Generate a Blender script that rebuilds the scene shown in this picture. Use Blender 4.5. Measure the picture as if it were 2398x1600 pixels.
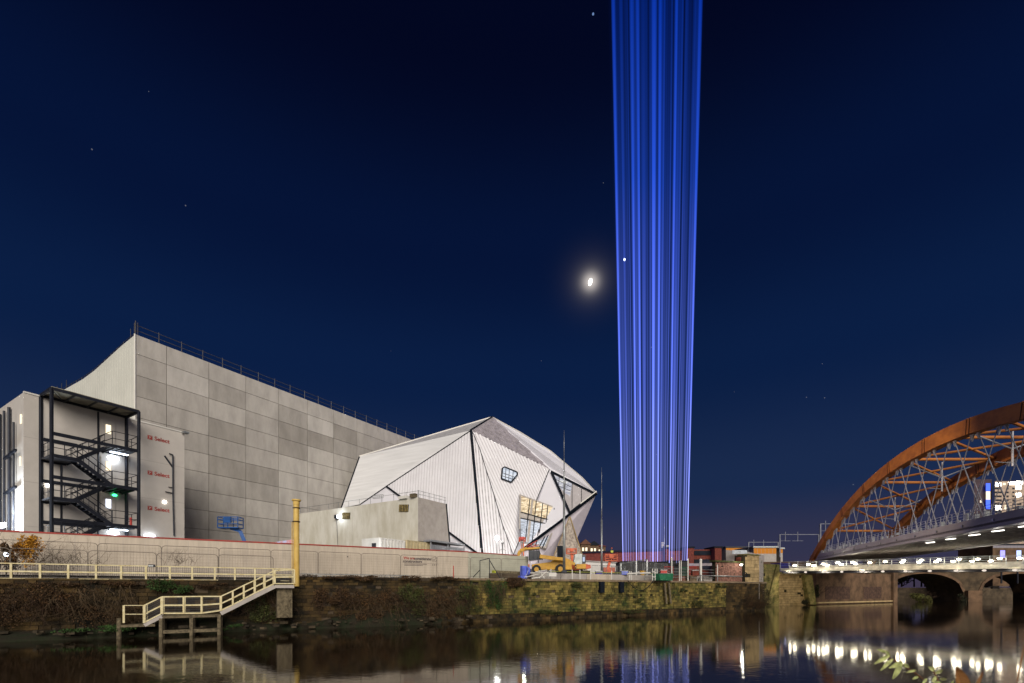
import bpy, bmesh, math, random
from mathutils import Vector, Matrix
for o in list(bpy.data.objects): bpy.data.objects.remove(o)
C = bpy.context.scene.collection
sc = bpy.context.scene
rnd = random.Random(7)
V = Vector
R = math.radians
# ------------------------------------------------------------ camera / world / light
F, CX, HY, EYE = 1110.0, 1199.0, 1380.0, 2.8
cam = bpy.data.cameras.new("camera"); co = bpy.data.objects.new("camera", cam); C.objects.link(co)
cam.sensor_fit = 'HORIZONTAL'; cam.sensor_width = 36; cam.lens = 36*F/2398
cam.shift_y = (HY-800)/2398; cam.clip_start = .1; cam.clip_end = 6000
co.location = (0, 0, EYE); co.rotation_euler = (R(90), 0, 0)
cam.dof.use_dof = True; cam.dof.focus_distance = 55; cam.dof.aperture_fstop = 2.8
sc.camera = co
sc.view_settings.view_transform = 'Standard'; sc.view_settings.look = 'None'
sc.view_settings.exposure = 0.0; sc.view_settings.gamma = 1
sc.cycles.transparent_max_bounces = 64
MOON = V(((1383-CX)/F, 1, (HY-660)/F)).normalized()
w = bpy.data.worlds.new("World"); sc.world = w; w.use_nodes = True
nt = w.node_tree; nt.nodes.clear()
N = nt.nodes.new; L = nt.links.new
out = N('ShaderNodeOutputWorld'); tc = N('ShaderNodeTexCoord'); sp = N('ShaderNodeSeparateXYZ')
L(tc.outputs['Generated'], sp.inputs[0])
rp = N('ShaderNodeValToRGB'); L(sp.outputs['Z'], rp.inputs[0])
cr = rp.color_ramp; cr.interpolation = 'EASE'
stops = [(0, (.048, .038, .068)), (.08, (.031, .033, .073)), (.2, (.0095, .023, .072)), (.4, (.0025, .0125, .056)),
         (.58, (.0010, .0062, .036)), (.76, (.0002, .0016, .0135)), (.95, (.0001, .0003, .003))]
cr.elements[0].position = 0; cr.elements[0].color = (*stops[0][1], 1); cr.elements[1].position = stops[-1][0]; cr.elements[1].color = (*stops[-1][1], 1)
for p, c in stops[1:-1]:
    e = cr.elements.new(p); e.color = (*c, 1)
sky = N('ShaderNodeTexSky'); sky.sky_type = 'NISHITA'; sky.sun_disc = False
sky.sun_elevation = R(-4); sky.sun_rotation = R(170)
bs = N('ShaderNodeBackground'); bs.inputs[1].default_value = .05; L(sky.outputs[0], bs.inputs[0])
bg = N('ShaderNodeBackground'); bg.inputs[1].default_value = 1
# thin air round the moon and faint stars, all in the sky itself
dt = N('ShaderNodeVectorMath'); dt.operation = 'DOT_PRODUCT'; L(tc.outputs['Generated'], dt.inputs[0]); dt.inputs[1].default_value = MOON
def mth(op, a, b=None):
    m = N('ShaderNodeMath'); m.operation = op
    for i, x in enumerate((a, b)):
        if x is None: continue
        if hasattr(x, 'links') or hasattr(x, 'is_linked'): L(x, m.inputs[i])
        else: m.inputs[i].default_value = x
    return m.outputs[0]
ca = mth('MAXIMUM', dt.outputs['Value'], 0)
g1 = mth('MULTIPLY', mth('POWER', ca, 14000), .5)
g2 = mth('MULTIPLY', mth('POWER', ca, 1200), .022)
glow = mth('ADD', mth('ADD', g1, g2), mth('MULTIPLY', mth('POWER', ca, 4500), .10))
gm = N('ShaderNodeMixRGB'); gm.blend_type = 'ADD'; gm.inputs[0].default_value = 1; L(rp.outputs[0], gm.inputs[1])
gc = N('ShaderNodeMixRGB'); gc.blend_type = 'MULTIPLY'; gc.inputs[0].default_value = 1; gc.inputs[1].default_value = (1, .9, .8, 1)
L(glow, gc.inputs[2]); L(gc.outputs[0], gm.inputs[2])
vo = N('ShaderNodeTexVoronoi'); vo.inputs['Scale'].default_value = 26; L(tc.outputs['Generated'], vo.inputs['Vector'])
st = mth('MULTIPLY', mth('LESS_THAN', vo.outputs['Distance'], .022), .11)
sm = N('ShaderNodeMixRGB'); sm.blend_type = 'ADD'; sm.inputs[0].default_value = 1; L(gm.outputs[0], sm.inputs[1]); L(st, sm.inputs[2])
L(sm.outputs[0], bg.inputs[0])
ad = N('ShaderNodeAddShader'); L(bg.outputs[0], ad.inputs[0]); L(bs.outputs[0], ad.inputs[1]); L(ad.outputs[0], out.inputs[0])

sun = bpy.data.lights.new("town_glow", 'SUN'); sun.energy = 3.9; sun.angle = R(40); sun.color = (1, .91, .79)
so = bpy.data.objects.new("town_glow", sun); C.objects.link(so)
so.rotation_euler = V((.16, -.9, .42)).to_track_quat('Z', 'Y').to_euler()

# ------------------------------------------------------------ helpers
def P(px, py, d): return V(((px-CX)/F*d, d, EYE-(py-HY)/F*d))
def K(px): return (px-CX)/F
def hit(px, A, m=.6):
    y = A/(1-m*K(px)); return K(px)*y, y
def zat(py, y): return EYE-(py-HY)/F*y
def ray_plane(px, py, a, n):
    d = V((K(px), 1, -(py-HY)/F)); o = V((0, 0, EYE)); return o+d*((a-o).dot(n)/d.dot(n))
U = V((1, .6, 0)).normalized(); NQ = V((.6, -1, 0)).normalized()      # along the quay / towards the river
UR = V((.614, 1, 0)).normalized(); UL = V((-1.603, 1, 0)).normalized() # the two directions of the buildings
NR = V((1, -.614, 0)).normalized(); NL = V((-1, -1.603, 0)).normalized()
def tR(px, o, d=V((.614, 1, 0))):
    return (K(px)*o.y-o.x)/(d.x-K(px)*d.y)
Z = V((0, 0, 1)); DL = V((-1.603, 1, 0))
class MB:
    def __init__(s): s.v = []; s.f = []; s.m = []; s.mi = 0; s.g = []
    def face(s, pts):
        n = len(s.v); s.v += [V(p) for p in pts]; s.f.append(tuple(range(n, n+len(pts)))); s.m.append(s.mi)
    def raw(s, vs, fs):
        n = len(s.v); k = len(s.f); s.v += [V(p) for p in vs]
        for f in fs: s.f.append(tuple(n+i for i in f)); s.m.append(s.mi)
        s.g.append((n, len(s.v), k, len(s.f)))
    def ob(s, o, a, b, c):
        o, a, b, c = V(o), V(a), V(b), V(c)
        s.raw([o, o+a, o+a+b, o+b, o+c, o+a+c, o+a+b+c, o+b+c],
              [(0, 3, 2, 1), (4, 5, 6, 7), (0, 1, 5, 4), (1, 2, 6, 5), (2, 3, 7, 6), (3, 0, 4, 7)])
    def box(s, c, sz, ax=None, ay=None):
        ax = V(ax) if ax else V((1, 0, 0)); ay = V(ay) if ay else Z.cross(ax)
        a, b, h = ax*sz[0], ay*sz[1], Z*sz[2]; s.ob(V(c)-a/2-b/2-h/2, a, b, h)
    def bar(s, p, q, w=.1, h=None, up=Z):
        p, q = V(p), V(q); h = h or w; d = (q-p); 
        if d.length < 1e-6: return
        x = d.normalized().cross(up)
        if x.length < 1e-4: x = V((1, 0, 0))
        x.normalize(); y = x.cross(d.normalized()); s.ob(p-x*w/2-y*h/2, x*w, y*h, d)
    def tube(s, p, q, r1=.05, r2=None, n=8, cap=True):
        p, q = V(p), V(q); r2 = r1 if r2 is None else r2; d = (q-p).normalized()
        x = d.cross(Z); x = V((1, 0, 0)) if x.length < 1e-3 else x.normalized(); y = d.cross(x)
        vs = []
        for c, r in ((p, r1), (q, r2)):
            for i in range(n): a = 2*math.pi*i/n; vs.append(c+x*(r*math.cos(a))+y*(r*math.sin(a)))
        fs = [(i, (i+1) % n, n+(i+1) % n, n+i) for i in range(n)]
        if cap: fs += [tuple(range(n))[::-1], tuple(range(n, 2*n))]
        s.raw(vs, fs)
    def path(s, pts, r=.03, n=6):
        for a, b in zip(pts, pts[1:]): s.tube(a, b, r, n=n)
    def prism(s, poly, off):
        off = V(off); n = len(poly); vs = [V(p) for p in poly]+[V(p)+off for p in poly]
        s.raw(vs, [tuple(range(n)), tuple(range(2*n-1, n-1, -1))]+[(i, n+i, n+(i+1) % n, (i+1) % n) for i in range(n)])
    def ball(s, c, r, sz=(1, 1, 1), n=10, m=6):
        c = V(c); vs = []; fs = []
        for j in range(m+1):
            t = math.pi*j/m
            for i in range(n):
                a = 2*math.pi*i/n; vs.append(c+V((r*sz[0]*math.sin(t)*math.cos(a), r*sz[1]*math.sin(t)*math.sin(a), r*sz[2]*math.cos(t))))
        for j in range(m):
            for i in range(n): fs.append((j*n+i, j*n+(i+1) % n, (j+1)*n+(i+1) % n, (j+1)*n+i))
        s.raw(vs, fs)
    def build(s, name, mat, parent=None, smooth=False, fix=True):
        me = bpy.data.meshes.new(name)
        off = V(parent['_loc']) if parent is not None else V((0, 0, 0))
        me.from_pydata([tuple(p-off) for p in s.v], [], s.f)
        for m in (mat if isinstance(mat, (list, tuple)) else [mat]): me.materials.append(m)
        for p, mi in zip(me.polygons, s.m): p.material_index = mi; p.use_smooth = smooth
        if fix and len(s.f) < 40000:
            bm = bmesh.new(); bm.from_mesh(me); bmesh.ops.recalc_face_normals(bm, faces=bm.faces); bm.to_mesh(me); bm.free()
        o = bpy.data.objects.new(name, me); C.objects.link(o)
        if parent is not None: o.parent = parent; o['_loc'] = parent['_loc']
        else: o['_loc'] = (0., 0., 0.)
        return o
def each(mb, name, m_, parent, base=None):
    # one object per separate bar, post or box collected in mb
    out = []
    for (a, b, c, d) in mb.g:
        q = MB(); q.v = mb.v[a:b]; q.f = [tuple(i-a for i in f) for f in mb.f[c:d]]; q.m = mb.m[c:d]
        out.append(q.build(name, m_, parent))
    return out
def tag(o, label=None, cat=None, group=None, kind=None):
    for k, v in (('label', label), ('category', cat), ('group', group), ('kind', kind)):
        if v: o[k] = v
    return o
def thing(name, label, cat, loc, group=None):
    o = bpy.data.objects.new(name, None); C.objects.link(o); o.location = loc; o.empty_display_size = .3
    o['_loc'] = tuple(float(x) for x in loc); return tag(o, label, cat, group)
def ordn(i): return ['first', 'second', 'third', 'fourth', 'fifth', 'sixth', 'seventh', 'eighth', 'ninth', 'tenth', 'eleventh',
                     'twelfth', 'thirteenth', 'fourteenth', 'fifteenth', 'sixteenth', 'seventeenth', 'eighteenth', 'nineteenth', 'twentieth',
                     'twenty-first', 'twenty-second', 'twenty-third', 'twenty-fourth', 'twenty-fifth', 'twenty-sixth', 'twenty-seventh',
                     'twenty-eighth', 'twenty-ninth', 'thirtieth', 'thirty-first', 'thirty-second', 'thirty-third', 'thirty-fourth'][i]
def lamp(loc, power, col, rad=.15, parent=None, kind='POINT', aim=None, spot=100):
    l = bpy.data.lights.new("lamp_light", kind); l.energy = power; l.color = col
    if kind in ('POINT', 'SPOT'): l.shadow_soft_size = rad
    if kind == 'SPOT': l.spot_size = R(spot); l.spot_blend = .6
    o = bpy.data.objects.new("lamp_light", l); C.objects.link(o); o.location = loc
    if aim is not None: o.rotation_euler = (V(loc)-V(aim)).to_track_quat('Z', 'Y').to_euler()
    if parent is not None:
        o.location = V(loc)-V(parent['_loc']); o.parent = parent
    return o
# ------------------------------------------------------------ materials
def newmat(name):
    m = bpy.data.materials.new(name); m.use_nodes = True; return m, m.node_tree, m.node_tree.nodes['Principled BSDF']
def mat(name, col, rough=.7, metal=0, var=.18, scale=1.5, bump=0, col2=None, stretch=None, island=0, spec=.4, rust=None):
    m, t, b = newmat(name); n = t.nodes.new; l = t.links.new
    b.inputs['Roughness'].default_value = rough; b.inputs['Metallic'].default_value = metal
    b.inputs['Specular IOR Level'].default_value = spec
    tc = n('ShaderNodeTexCoord'); src = tc.outputs['Object']
    if stretch:
        mp = n('ShaderNodeMapping'); mp.inputs['Scale'].default_value = stretch; l(src, mp.inputs[0]); src = mp.outputs[0]
    nz = n('ShaderNodeTexNoise'); nz.inputs['Scale'].default_value = scale; nz.inputs['Detail'].default_value = 8
    nz.inputs['Roughness'].default_value = .65; l(src, nz.inputs['Vector'])
    r = n('ShaderNodeValToRGB'); l(nz.outputs['Fac'], r.inputs[0])
    c2 = col2 or tuple(c*(1-2*var) for c in col)
    c1 = col if col2 else tuple(min(1, c*(1+.6*var)) for c in col)
    r.color_ramp.elements[0].position = .35; r.color_ramp.elements[0].color = (*c2, 1)
    r.color_ramp.elements[1].position = .62; r.color_ramp.elements[1].color = (*c1, 1)
    if rust:
        e = r.color_ramp.elements.new(.30); e.color = (*rust, 1)
    last = r.outputs[0]
    if island:
        g = n('ShaderNodeNewGeometry'); mr = n('ShaderNodeMapRange'); mr.inputs['To Min'].default_value = 1-island; mr.inputs['To Max'].default_value = 1+island
        l(g.outputs['Random Per Island'], mr.inputs[0]); mx = n('ShaderNodeMixRGB'); mx.blend_type = 'MULTIPLY'; mx.inputs[0].default_value = 1
        l(last, mx.inputs[1]); l(mr.outputs[0], mx.inputs[2]); last = mx.outputs[0]
    l(last, b.inputs['Base Color'])
    if bump:
        bp = n('ShaderNodeBump'); bp.inputs['Strength'].default_value = bump; bp.inputs['Distance'].default_value = .05
        nb = n('ShaderNodeTexNoise'); nb.inputs['Scale'].default_value = scale*6; nb.inputs['Detail'].default_value = 6; l(src, nb.inputs['Vector'])
        l(nb.outputs['Fac'], bp.inputs['Height']); l(bp.outputs[0], b.inputs['Normal'])
    return m
def emat(name, col, s):
    m, t, b = newmat(name); t.nodes.remove(b); e = t.nodes.new('ShaderNodeEmission')
    e.inputs[0].default_value = (*col, 1); e.inputs[1].default_value = s
    t.links.new(e.outputs[0], t.nodes['Material Output'].inputs[0]); m.cycles.emission_sampling = 'NONE'; return m
def lit_room(name, cols, s, scale=1.2):
    """a lit interior behind glass: patches of lamp, wall and clutter"""
    m, t, b = newmat(name); n = t.nodes.new; l = t.links.new; t.nodes.remove(b)
    tc = n('ShaderNodeTexCoord'); mp = n('ShaderNodeMapping'); mp.inputs['Scale'].default_value = (1, 1, 2.6); l(tc.outputs['Object'], mp.inputs[0])
    nz = n('ShaderNodeTexNoise'); nz.inputs['Scale'].default_value = scale; nz.inputs['Detail'].default_value = 5; nz.inputs['Roughness'].default_value = .7; nz.inputs['Distortion'].default_value = 1.5; l(mp.outputs[0], nz.inputs['Vector'])
    r = n('ShaderNodeValToRGB'); l(nz.outputs['Fac'], r.inputs[0]); r.color_ramp.elements[0].position = .3; r.color_ramp.elements[1].position = .7
    r.color_ramp.elements[0].color = (*cols[0], 1); r.color_ramp.elements[1].color = (*cols[-1], 1)
    for i, c in enumerate(cols[1:-1]):
        e = r.color_ramp.elements.new(.3+.4*(i+1)/(len(cols)-1)); e.color = (*c, 1)
    e = n('ShaderNodeEmission'); e.inputs[1].default_value = s; l(r.outputs[0], e.inputs[0]); l(e.outputs[0], t.nodes['Material Output'].inputs[0])
    m.cycles.emission_sampling = 'NONE'; return m

M_conc = [mat('concrete_%d' % i, c, .85, var=.09, scale=.7, bump=.15, stretch=(1.2, 1.2, .45)) for i, c in enumerate(
    [(.29, .272, .25), (.33, .312, .29), (.375, .355, .332), (.41, .39, .365), (.45, .43, .405)])]
M_joint = mat('joint', (.25, .23, .21), .9)
M_white = mat('white_cladding', (.50, .47, .44), .55, var=.05, scale=.5)
M_whitel = mat('pale_cladding', (.62, .61, .58), .5, var=.05, scale=.4)
M_rib = mat('ribbed_cladding', (.68, .68, .73), .45, var=.05, scale=.3)
M_ribback = mat('cladding_groove', (.52, .51, .55), .6, var=.05)  # shade between the ribs put into a darker cladding colour
M_smooth = mat('smooth_cladding', (.66, .66, .73), .4, var=.03, scale=.2)
M_gap = mat('dark_joint', (.006, .010, .018), .7, spec=.15)
M_beam = mat('matt_black', (.003, .005, .009), .9, spec=.05)
M_steel = mat('dark_steel', (.018, .021, .032), .5, .4)
M_rail2 = mat('gantry_grey', (.16, .17, .22), .6)
M_fence = mat('fence_wire', (.24, .21, .18), .5, .3)
M_galv = mat('galvanised', (.33, .35, .36), .4, .6)
M_rail = mat('grey_tube', (.10, .10, .11), .5, .5)
M_cream = mat('cream_paint', (.62, .56, .36), .6, scale=5, col2=(.47, .39, .19), rust=(.16, .07, .02))
M_yellow = mat('yellow_pole_paint', (.62, .44, .13), .6, col2=(.46, .29, .06), scale=2.5, stretch=(1, 1, .4), rust=(.20, .08, .02))
M_red = mat('red_trim', (.30, .03, .02), .6)
M_hoard = mat('hoarding', (.47, .41, .34), .8, var=.07, scale=1.2, stretch=(3, 3, .4))
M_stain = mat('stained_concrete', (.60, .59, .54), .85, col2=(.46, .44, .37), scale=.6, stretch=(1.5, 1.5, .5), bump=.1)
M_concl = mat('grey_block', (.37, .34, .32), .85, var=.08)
M_timber = mat('weathered_timber', (.13, .105, .065), .9, var=.3, scale=6)
M_stone = mat('quay_stone', (.19, .14, .038), .9, col2=(.020, .032, .005), scale=.7, bump=1.0, island=.55, rust=(.006, .007, .003))
M_stoned = mat('quay_stone_dark', (.062, .038, .012), .95, col2=(.006, .005, .0015), scale=.6, bump=.8, island=.7)
M_mortar = mat('dark_mortar', (.018, .015, .006), .95)
M_cop = mat('coping_stone', (.20, .15, .10), .85, var=.2, bump=.3)
M_sand = mat('sandstone', (.42, .31, .16), .85, col2=(.24, .18, .09), scale=1.4, bump=.4, island=.18)
M_moss = mat('mossy_sandstone', (.22, .18, .07), .9, col2=(.045, .055, .010), scale=1.1, bump=.6, island=.35)
M_brick = mat('red_brick', (.15, .035, .022), .9, var=.25, scale=3, bump=.3)
M_brickp = mat('weathered_brick', (.26, .13, .10), .9, var=.3, scale=3, bump=.3, island=.2)
M_brown = mat('brown_wall', (.13, .078, .045), .9, var=.3, scale=.5, bump=.3)
M_ground = mat('site_soil', (.075, .055, .035), .95, var=.3, scale=.6, bump=.5)
M_mud = mat('bank_soil', (.014, .010, .005), .95, col2=(.006, .012, .002), scale=1.2, bump=.8)
M_corten = mat('weathering_steel', (.46, .165, .030), .7, col2=(.27, .088, .020), scale=.5, stretch=(1, 1, 2), bump=.1)
M_girder = mat('bridge_grey', (.30, .29, .32), .55, var=.08, scale=.3)
M_cable = mat('hanger_grey', (.30, .31, .36), .45, .3)
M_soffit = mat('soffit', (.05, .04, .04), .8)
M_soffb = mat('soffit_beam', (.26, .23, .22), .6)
M_fbw = mat('footbridge_white', (.55, .53, .46), .5)
M_black = mat('black_sheet', (.006, .006, .008), .6)
M_plant = mat('plant_yellow', (.55, .30, .015), .5, col2=(.36, .19, .02), scale=2.5, rust=(.12, .07, .03))
M_orange = mat('lift_orange', (.55, .10, .03), .5)
M_blue = mat('lift_blue', (.008, .075, .28), .5)
M_pump = mat('pump_blue', (.10, .14, .60), .5)
M_tyre = mat('tyre', (.015, .015, .015), .8)
M_glassd = mat('dark_glass', (.03, .035, .045), .15)
M_cab = mat('cab_white', (.5, .55, .55), .5)
M_green = mat('skip_green', (.02, .16, .08), .6)
M_redp = mat('barrier_red', (.45, .04, .03), .5)
M_navy = mat('container_blue', (.025, .02, .20), .5)
M_skin = mat('skin', (.4, .22, .15), .6)
M_cloth = mat('work_clothes', (.02, .025, .05), .8)
M_twig = mat('bare_twig', (.042, .022, .011), .9, var=.3, scale=3)
M_twigp = mat('pale_twig', (.075, .05, .026), .9, var=.3, scale=3)
def leafm(n, a, b):
    return mat(n, a, .8, col2=b, scale=1.2, island=.45)
M_ivy = leafm('ivy_leaf', (.065, .075, .016), (.016, .022, .005))
M_ivyg = leafm('green_leaf', (.030, .075, .012), (.014, .038, .006))
M_dead = leafm('brown_leaf', (.085, .042, .014), (.022, .013, .005))
M_gold = leafm('autumn_leaf', (.50, .25, .015), (.28, .11, .01))
M_night = leafm('night_leaf', (.020, .022, .006), (.009, .011, .004))
M_bud = leafm('near_leaf', (.50, .50, .27), (.24, .28, .09))
E_w = emat('lamp_white', (1, .95, .85), 14)
E_cool = emat('lamp_cool', (.78, .88, 1), 9)
E_soff = emat('soffit_glow', (1, .95, .85), 4)
E_star = emat('floodlight_glass', (1, 1, .95), 60)
E_foot = emat('footbridge_lamp', (1, .90, .66), 28)
E_green = emat('exit_green', (.05, 1, .3), 5)
E_pane = emat('door_pane', (.80, .85, 1), 2.2)
E_warm = emat('warm_window', (1, .85, .6), 1.6)
E_blue = emat('blue_lamp', (.06, .12, 1), 2.2)
E_violet = emat('violet_sign', (.35, .33, 1), 1.8)
E_amber = emat('amber_front', (.75, .27, .04), .75)

# ------------------------------------------------------------ water, ground
m, t, b = newmat('river_water'); n = t.nodes.new; l = t.links.new
b.inputs['Base Color'].default_value = (.013, .008, .004, 1); b.inputs['Roughness'].default_value = .055; b.inputs['IOR'].default_value = 1.5
tc = n('ShaderNodeTexCoord')
def nz(sc_, st_, det=3):
    mp = n('ShaderNodeMapping'); mp.inputs['Scale'].default_value = st_; l(tc.outputs['Object'], mp.inputs[0])
    a = n('ShaderNodeTexNoise'); a.inputs['Scale'].default_value = sc_; a.inputs['Detail'].default_value = det; l(mp.outputs[0], a.inputs['Vector']); return a.outputs['Fac']
mx = n('ShaderNodeMath'); mx.operation = 'MULTIPLY_ADD'; l(nz(1.1, (.5, 1, 1)), mx.inputs[0]); mx.inputs[1].default_value = .8; l(nz(4.5, (.6, 1, 1)), mx.inputs[2])
pt = n('ShaderNodeMapRange'); l(nz(.07, (1, 1, 1), 2), pt.inputs[0]); pt.inputs['From Min'].default_value = .42; pt.inputs['From Max'].default_value = .62
pt.inputs['To Min'].default_value = .25; pt.inputs['To Max'].default_value = 1
bp = n('ShaderNodeBump'); bp.inputs['Distance'].default_value = .0055; l(mx.outputs[0], bp.inputs['Height']); l(pt.outputs[0], bp.inputs['Strength'])
l(bp.outputs[0], b.inputs['Normal'])
M_water = m
mb = MB(); mb.face([(-400, -200, 0), (500, -200, 0), (500, 700, 0), (-400, 700, 0)])
tag(mb.build('water', M_water), 'dark river water with long light reflections', kind='structure')

GZ = 4.4
quay = [(-200, -77.5), (-3, 40.7), (33, 62.5), (35.5, 69), (39, 81), (45, 85), (53, 88), (56, 90), (80.5, 103), (82.5, 118), (84, 150), (500, 150)]
mb = MB(); top = [V((x, y, 3.28)) for x, y in quay]; far = [V((500, 3000, 3.28)), V((-900, 3000, 3.28)), V((-900, -77, 3.28))]
mb.face(top+far)
for a, c in zip(top, top[1:]): mb.face([a, c, V((c.x, c.y, -1.5)), V((a.x, a.y, -1.5))])
# higher ground of the building site
hi = [V((-120, 48.6-72, GZ)), V((1.8, 49.7, GZ)), V((1.8, 46.2, GZ)), V((34, 65.5, GZ)), V((37, 72, GZ)), V((41, 90, GZ)), V((41, 300, GZ)), V((-300, 300, GZ)), V((-300, 48.6-72, GZ))]
mb.prism(hi, (0, 0, -1.4))
mb.prism([V((-15.6, 33.3, 3.72)), V((32.8, 62.35, 3.72)), V((35, 69, 3.72)), V((35, 76, 3.72)), V((-15.6, 40, 3.72))], (0, 0, -1))
tag(mb.build('site_ground', M_ground), 'bare soil and hardstanding behind the quay', kind='structure')

# stone quay wall built of rough courses
def block_wall(mb, a, c, z0, z1, h, wl, dep, nrm, r=rnd, miss=.02):
    a, c = V(a), V(c); d = (c-a); ln = d.length; d.normalize(); z = z0; row = 0
    while z < z1-.02:
        hh = min(h*r.uniform(.8, 1.2), z1-z); x = -r.uniform(0, wl)
        while x < ln:
            ww = wl*r.uniform(.6, 1.5); x0, x1 = max(x, 0), min(x+ww, ln)
            if x1-x0 > .05 and r.random() > miss:
                o = a+d*(x0+.012); o = V((o.x, o.y, z+.012)); e = dep*r.uniform(.3, 1)
                mb.ob(o, d*(x1-x0-.024), nrm*e, Z*(hh-.024))
            x += ww
        z += hh; row += 1
W0 = V((-75, 42.5-45, 0)); 
def QP(x, A=42.5, z=0): return V((x, A+.6*x, z))
t = thing('quay_wall', 'dark overgrown masonry river wall under the cream railing and hoarding', 'wall', QP(-20))
mb = MB(); mb.ob(QP(-75, 42.55, -1), QP(-3.6, 42.55)-QP(-75, 42.55), -NQ*.6, Z*4.35); mb.build('wall_core', M_mortar, t)
mb = MB(); block_wall(mb, QP(-60), QP(-3.6), -.5, 3.3, .27, .5, .16, NQ, miss=.1); block_wall(mb, QP(-15.6), QP(-3.6), 3.3, 3.68, .19, .4, .14, NQ, miss=.1); mb.build('stone_courses', M_stoned, t, fix=False)
mb = MB(); x = -60
while x < -16: q = rnd.uniform(.8, 1.6); mb.ob(QP(x, 42.4, 3.3), QP(q-.03, 0)-QP(0, 0), -NQ*.5, Z*(.09+rnd.uniform(-.02, .03))); x += q
mb.build('ledge_stones', M_stoned, t)
t = thing('quay_wall', 'mossy squared stone river wall below the building site railings', 'wall', QP(10))
mb = MB(); mb.ob(QP(-3.6, 42.55, -1), QP(33, 42.55)-QP(-3.6, 42.55), -NQ*.6, Z*4.55); mb.build('wall_core', M_mortar, t)
mb = MB(); block_wall(mb, QP(-3.6), QP(26.2), .62, 3.55, .24, .46, .15, NQ, miss=.012); mb.build('stone_courses', M_stone, t, fix=False)
mb = MB(); block_wall(mb, QP(-3.6), QP(26.2), -.5, .62, .24, .5, .16, NQ); o = mb.build('tide_courses', M_stoned, t, fix=False); o['label'] = 'dark slimy courses along the waterline'
mb = MB(); block_wall(mb, QP(26.2), QP(33.2), -.5, 3.55, .34, .85, .12, NQ); o = mb.build('stone_courses', M_stoned, t, fix=False); o['label'] = 'darker stretch of stone courses'
mb = MB(); x = -3.6
while x < 33: 
    q = rnd.uniform(1.2, 1.9); mb.ob(QP(x+.01, 42.3, 3.56), QP(q-.02, 0)-QP(0, 0), -NQ*.75, Z*(.19+rnd.uniform(-.02, .02))); x += q
mb.build('coping', M_cop, t)
mb = MB()
for px in (1409, 1455):
    x, y = hit(px, 42.2); mb.box((x, y, 3.0), (.55, .3, 1.1), U)
each(mb, 'drain_hatch', M_gap, t)
mb = MB()
for px in (1556, 1566):
    x, y = hit(px, 42.0); mb.bar((x, y, 3.5), (x+.25, y+.1, 1.2), .16, .2)
each(mb, 'timber_fender', M_timber, t)

# mud bank at the foot of the left wall
mb = MB(); r2 = random.Random(3); prev = None
for i in range(78):
    x = -75+i*.9; wd = 1.1+.5*math.sin(i*.37)+r2.uniform(-.25, .25)
    if x > -16: wd *= .7
    if x > -4: wd *= .45
    h0 = .75+.35*math.sin(i*.53+1)+r2.uniform(-.12, .12)
    if x > -4: h0 *= .5
    cur = [QP(x, 42.4, h0), QP(x, 42.4-.4*wd, h0*.62+r2.uniform(-.1, .1)), QP(x, 42.4-.8*wd, .12+r2.uniform(-.05, .08)), QP(x, 42.4-wd*1.15, -.3)]
    if prev:
        for a in range(3): mb.face([prev[a], cur[a], cur[a+1], prev[a+1]])
    prev = cur
tag(mb.build('riverbank', M_mud), 'muddy grassy bank at the foot of the river wall', kind='structure')

mb = MB(); r5 = random.Random(9)
for _ in range(170):
    x = r5.uniform(-45, -2); p = QP(x, 41.9-r5.random()**1.5*1.3, .15+r5.random()*.45); s_ = r5.uniform(.06, .28)
    mb.box(p, (s_*1.6, s_, s_*.6), V((r5.gauss(0, 1), r5.gauss(0, 1), 0)).normalized())
tag(mb.build('bank_stones', mat('bank_stone', (.045, .034, .020), .9, var=.3, island=.6), None, fix=False), 'fallen stones along the foot of the river wall', kind='stuff')
# ------------------------------------------------------------ vegetation
def leaves(mb, c, rad, n, size, r=rnd, flat=.5):
    c = V(c)
    for _ in range(n):
        while True:
            p = V((r.uniform(-1, 1), r.uniform(-1, 1), r.uniform(-1, 1)))
            if .1 < p.length < 1: break
        p = V((p.x*rad[0], p.y*rad[1], p.z*rad[2]))
        q = c+U*p.x+NQ*p.y+Z*p.z
        a = V((r.gauss(0, 1), r.gauss(0, 1), r.gauss(0, 1))).normalized(); b_ = a.orthogonal().normalized()
        b_ = (b_*math.cos(6.28*r.random())+a.cross(b_)*math.sin(6.28*r.random())).normalized()
        s = size*r.uniform(.5, 1.4); mb.face([q-a*s*.1, q+b_*s*.35+a*s*.4, q+a*s, q-b_*s*.35+a*s*.4])
def twig(mb, p, d, ln, r0, r=rnd, depth=2):
    n = 4; q = V(p); d = V(d).normalized()
    for i in range(n):
        d = (d+V((r.gauss(0, .22), r.gauss(0, .22), r.gauss(0, .18)-.03))).normalized(); e = q+d*ln/n
        mb.tube(q, e, r0*(1-i/n*.6), r0*(1-(i+1)/n*.6), n=3, cap=False)
        if depth and r.random() < .75:
            twig(mb, e, d+V((r.gauss(0, .6), r.gauss(0, .6), r.gauss(0, .5))), ln*r.uniform(.35, .6), r0*.5, r, depth-1)
        q = e
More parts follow.
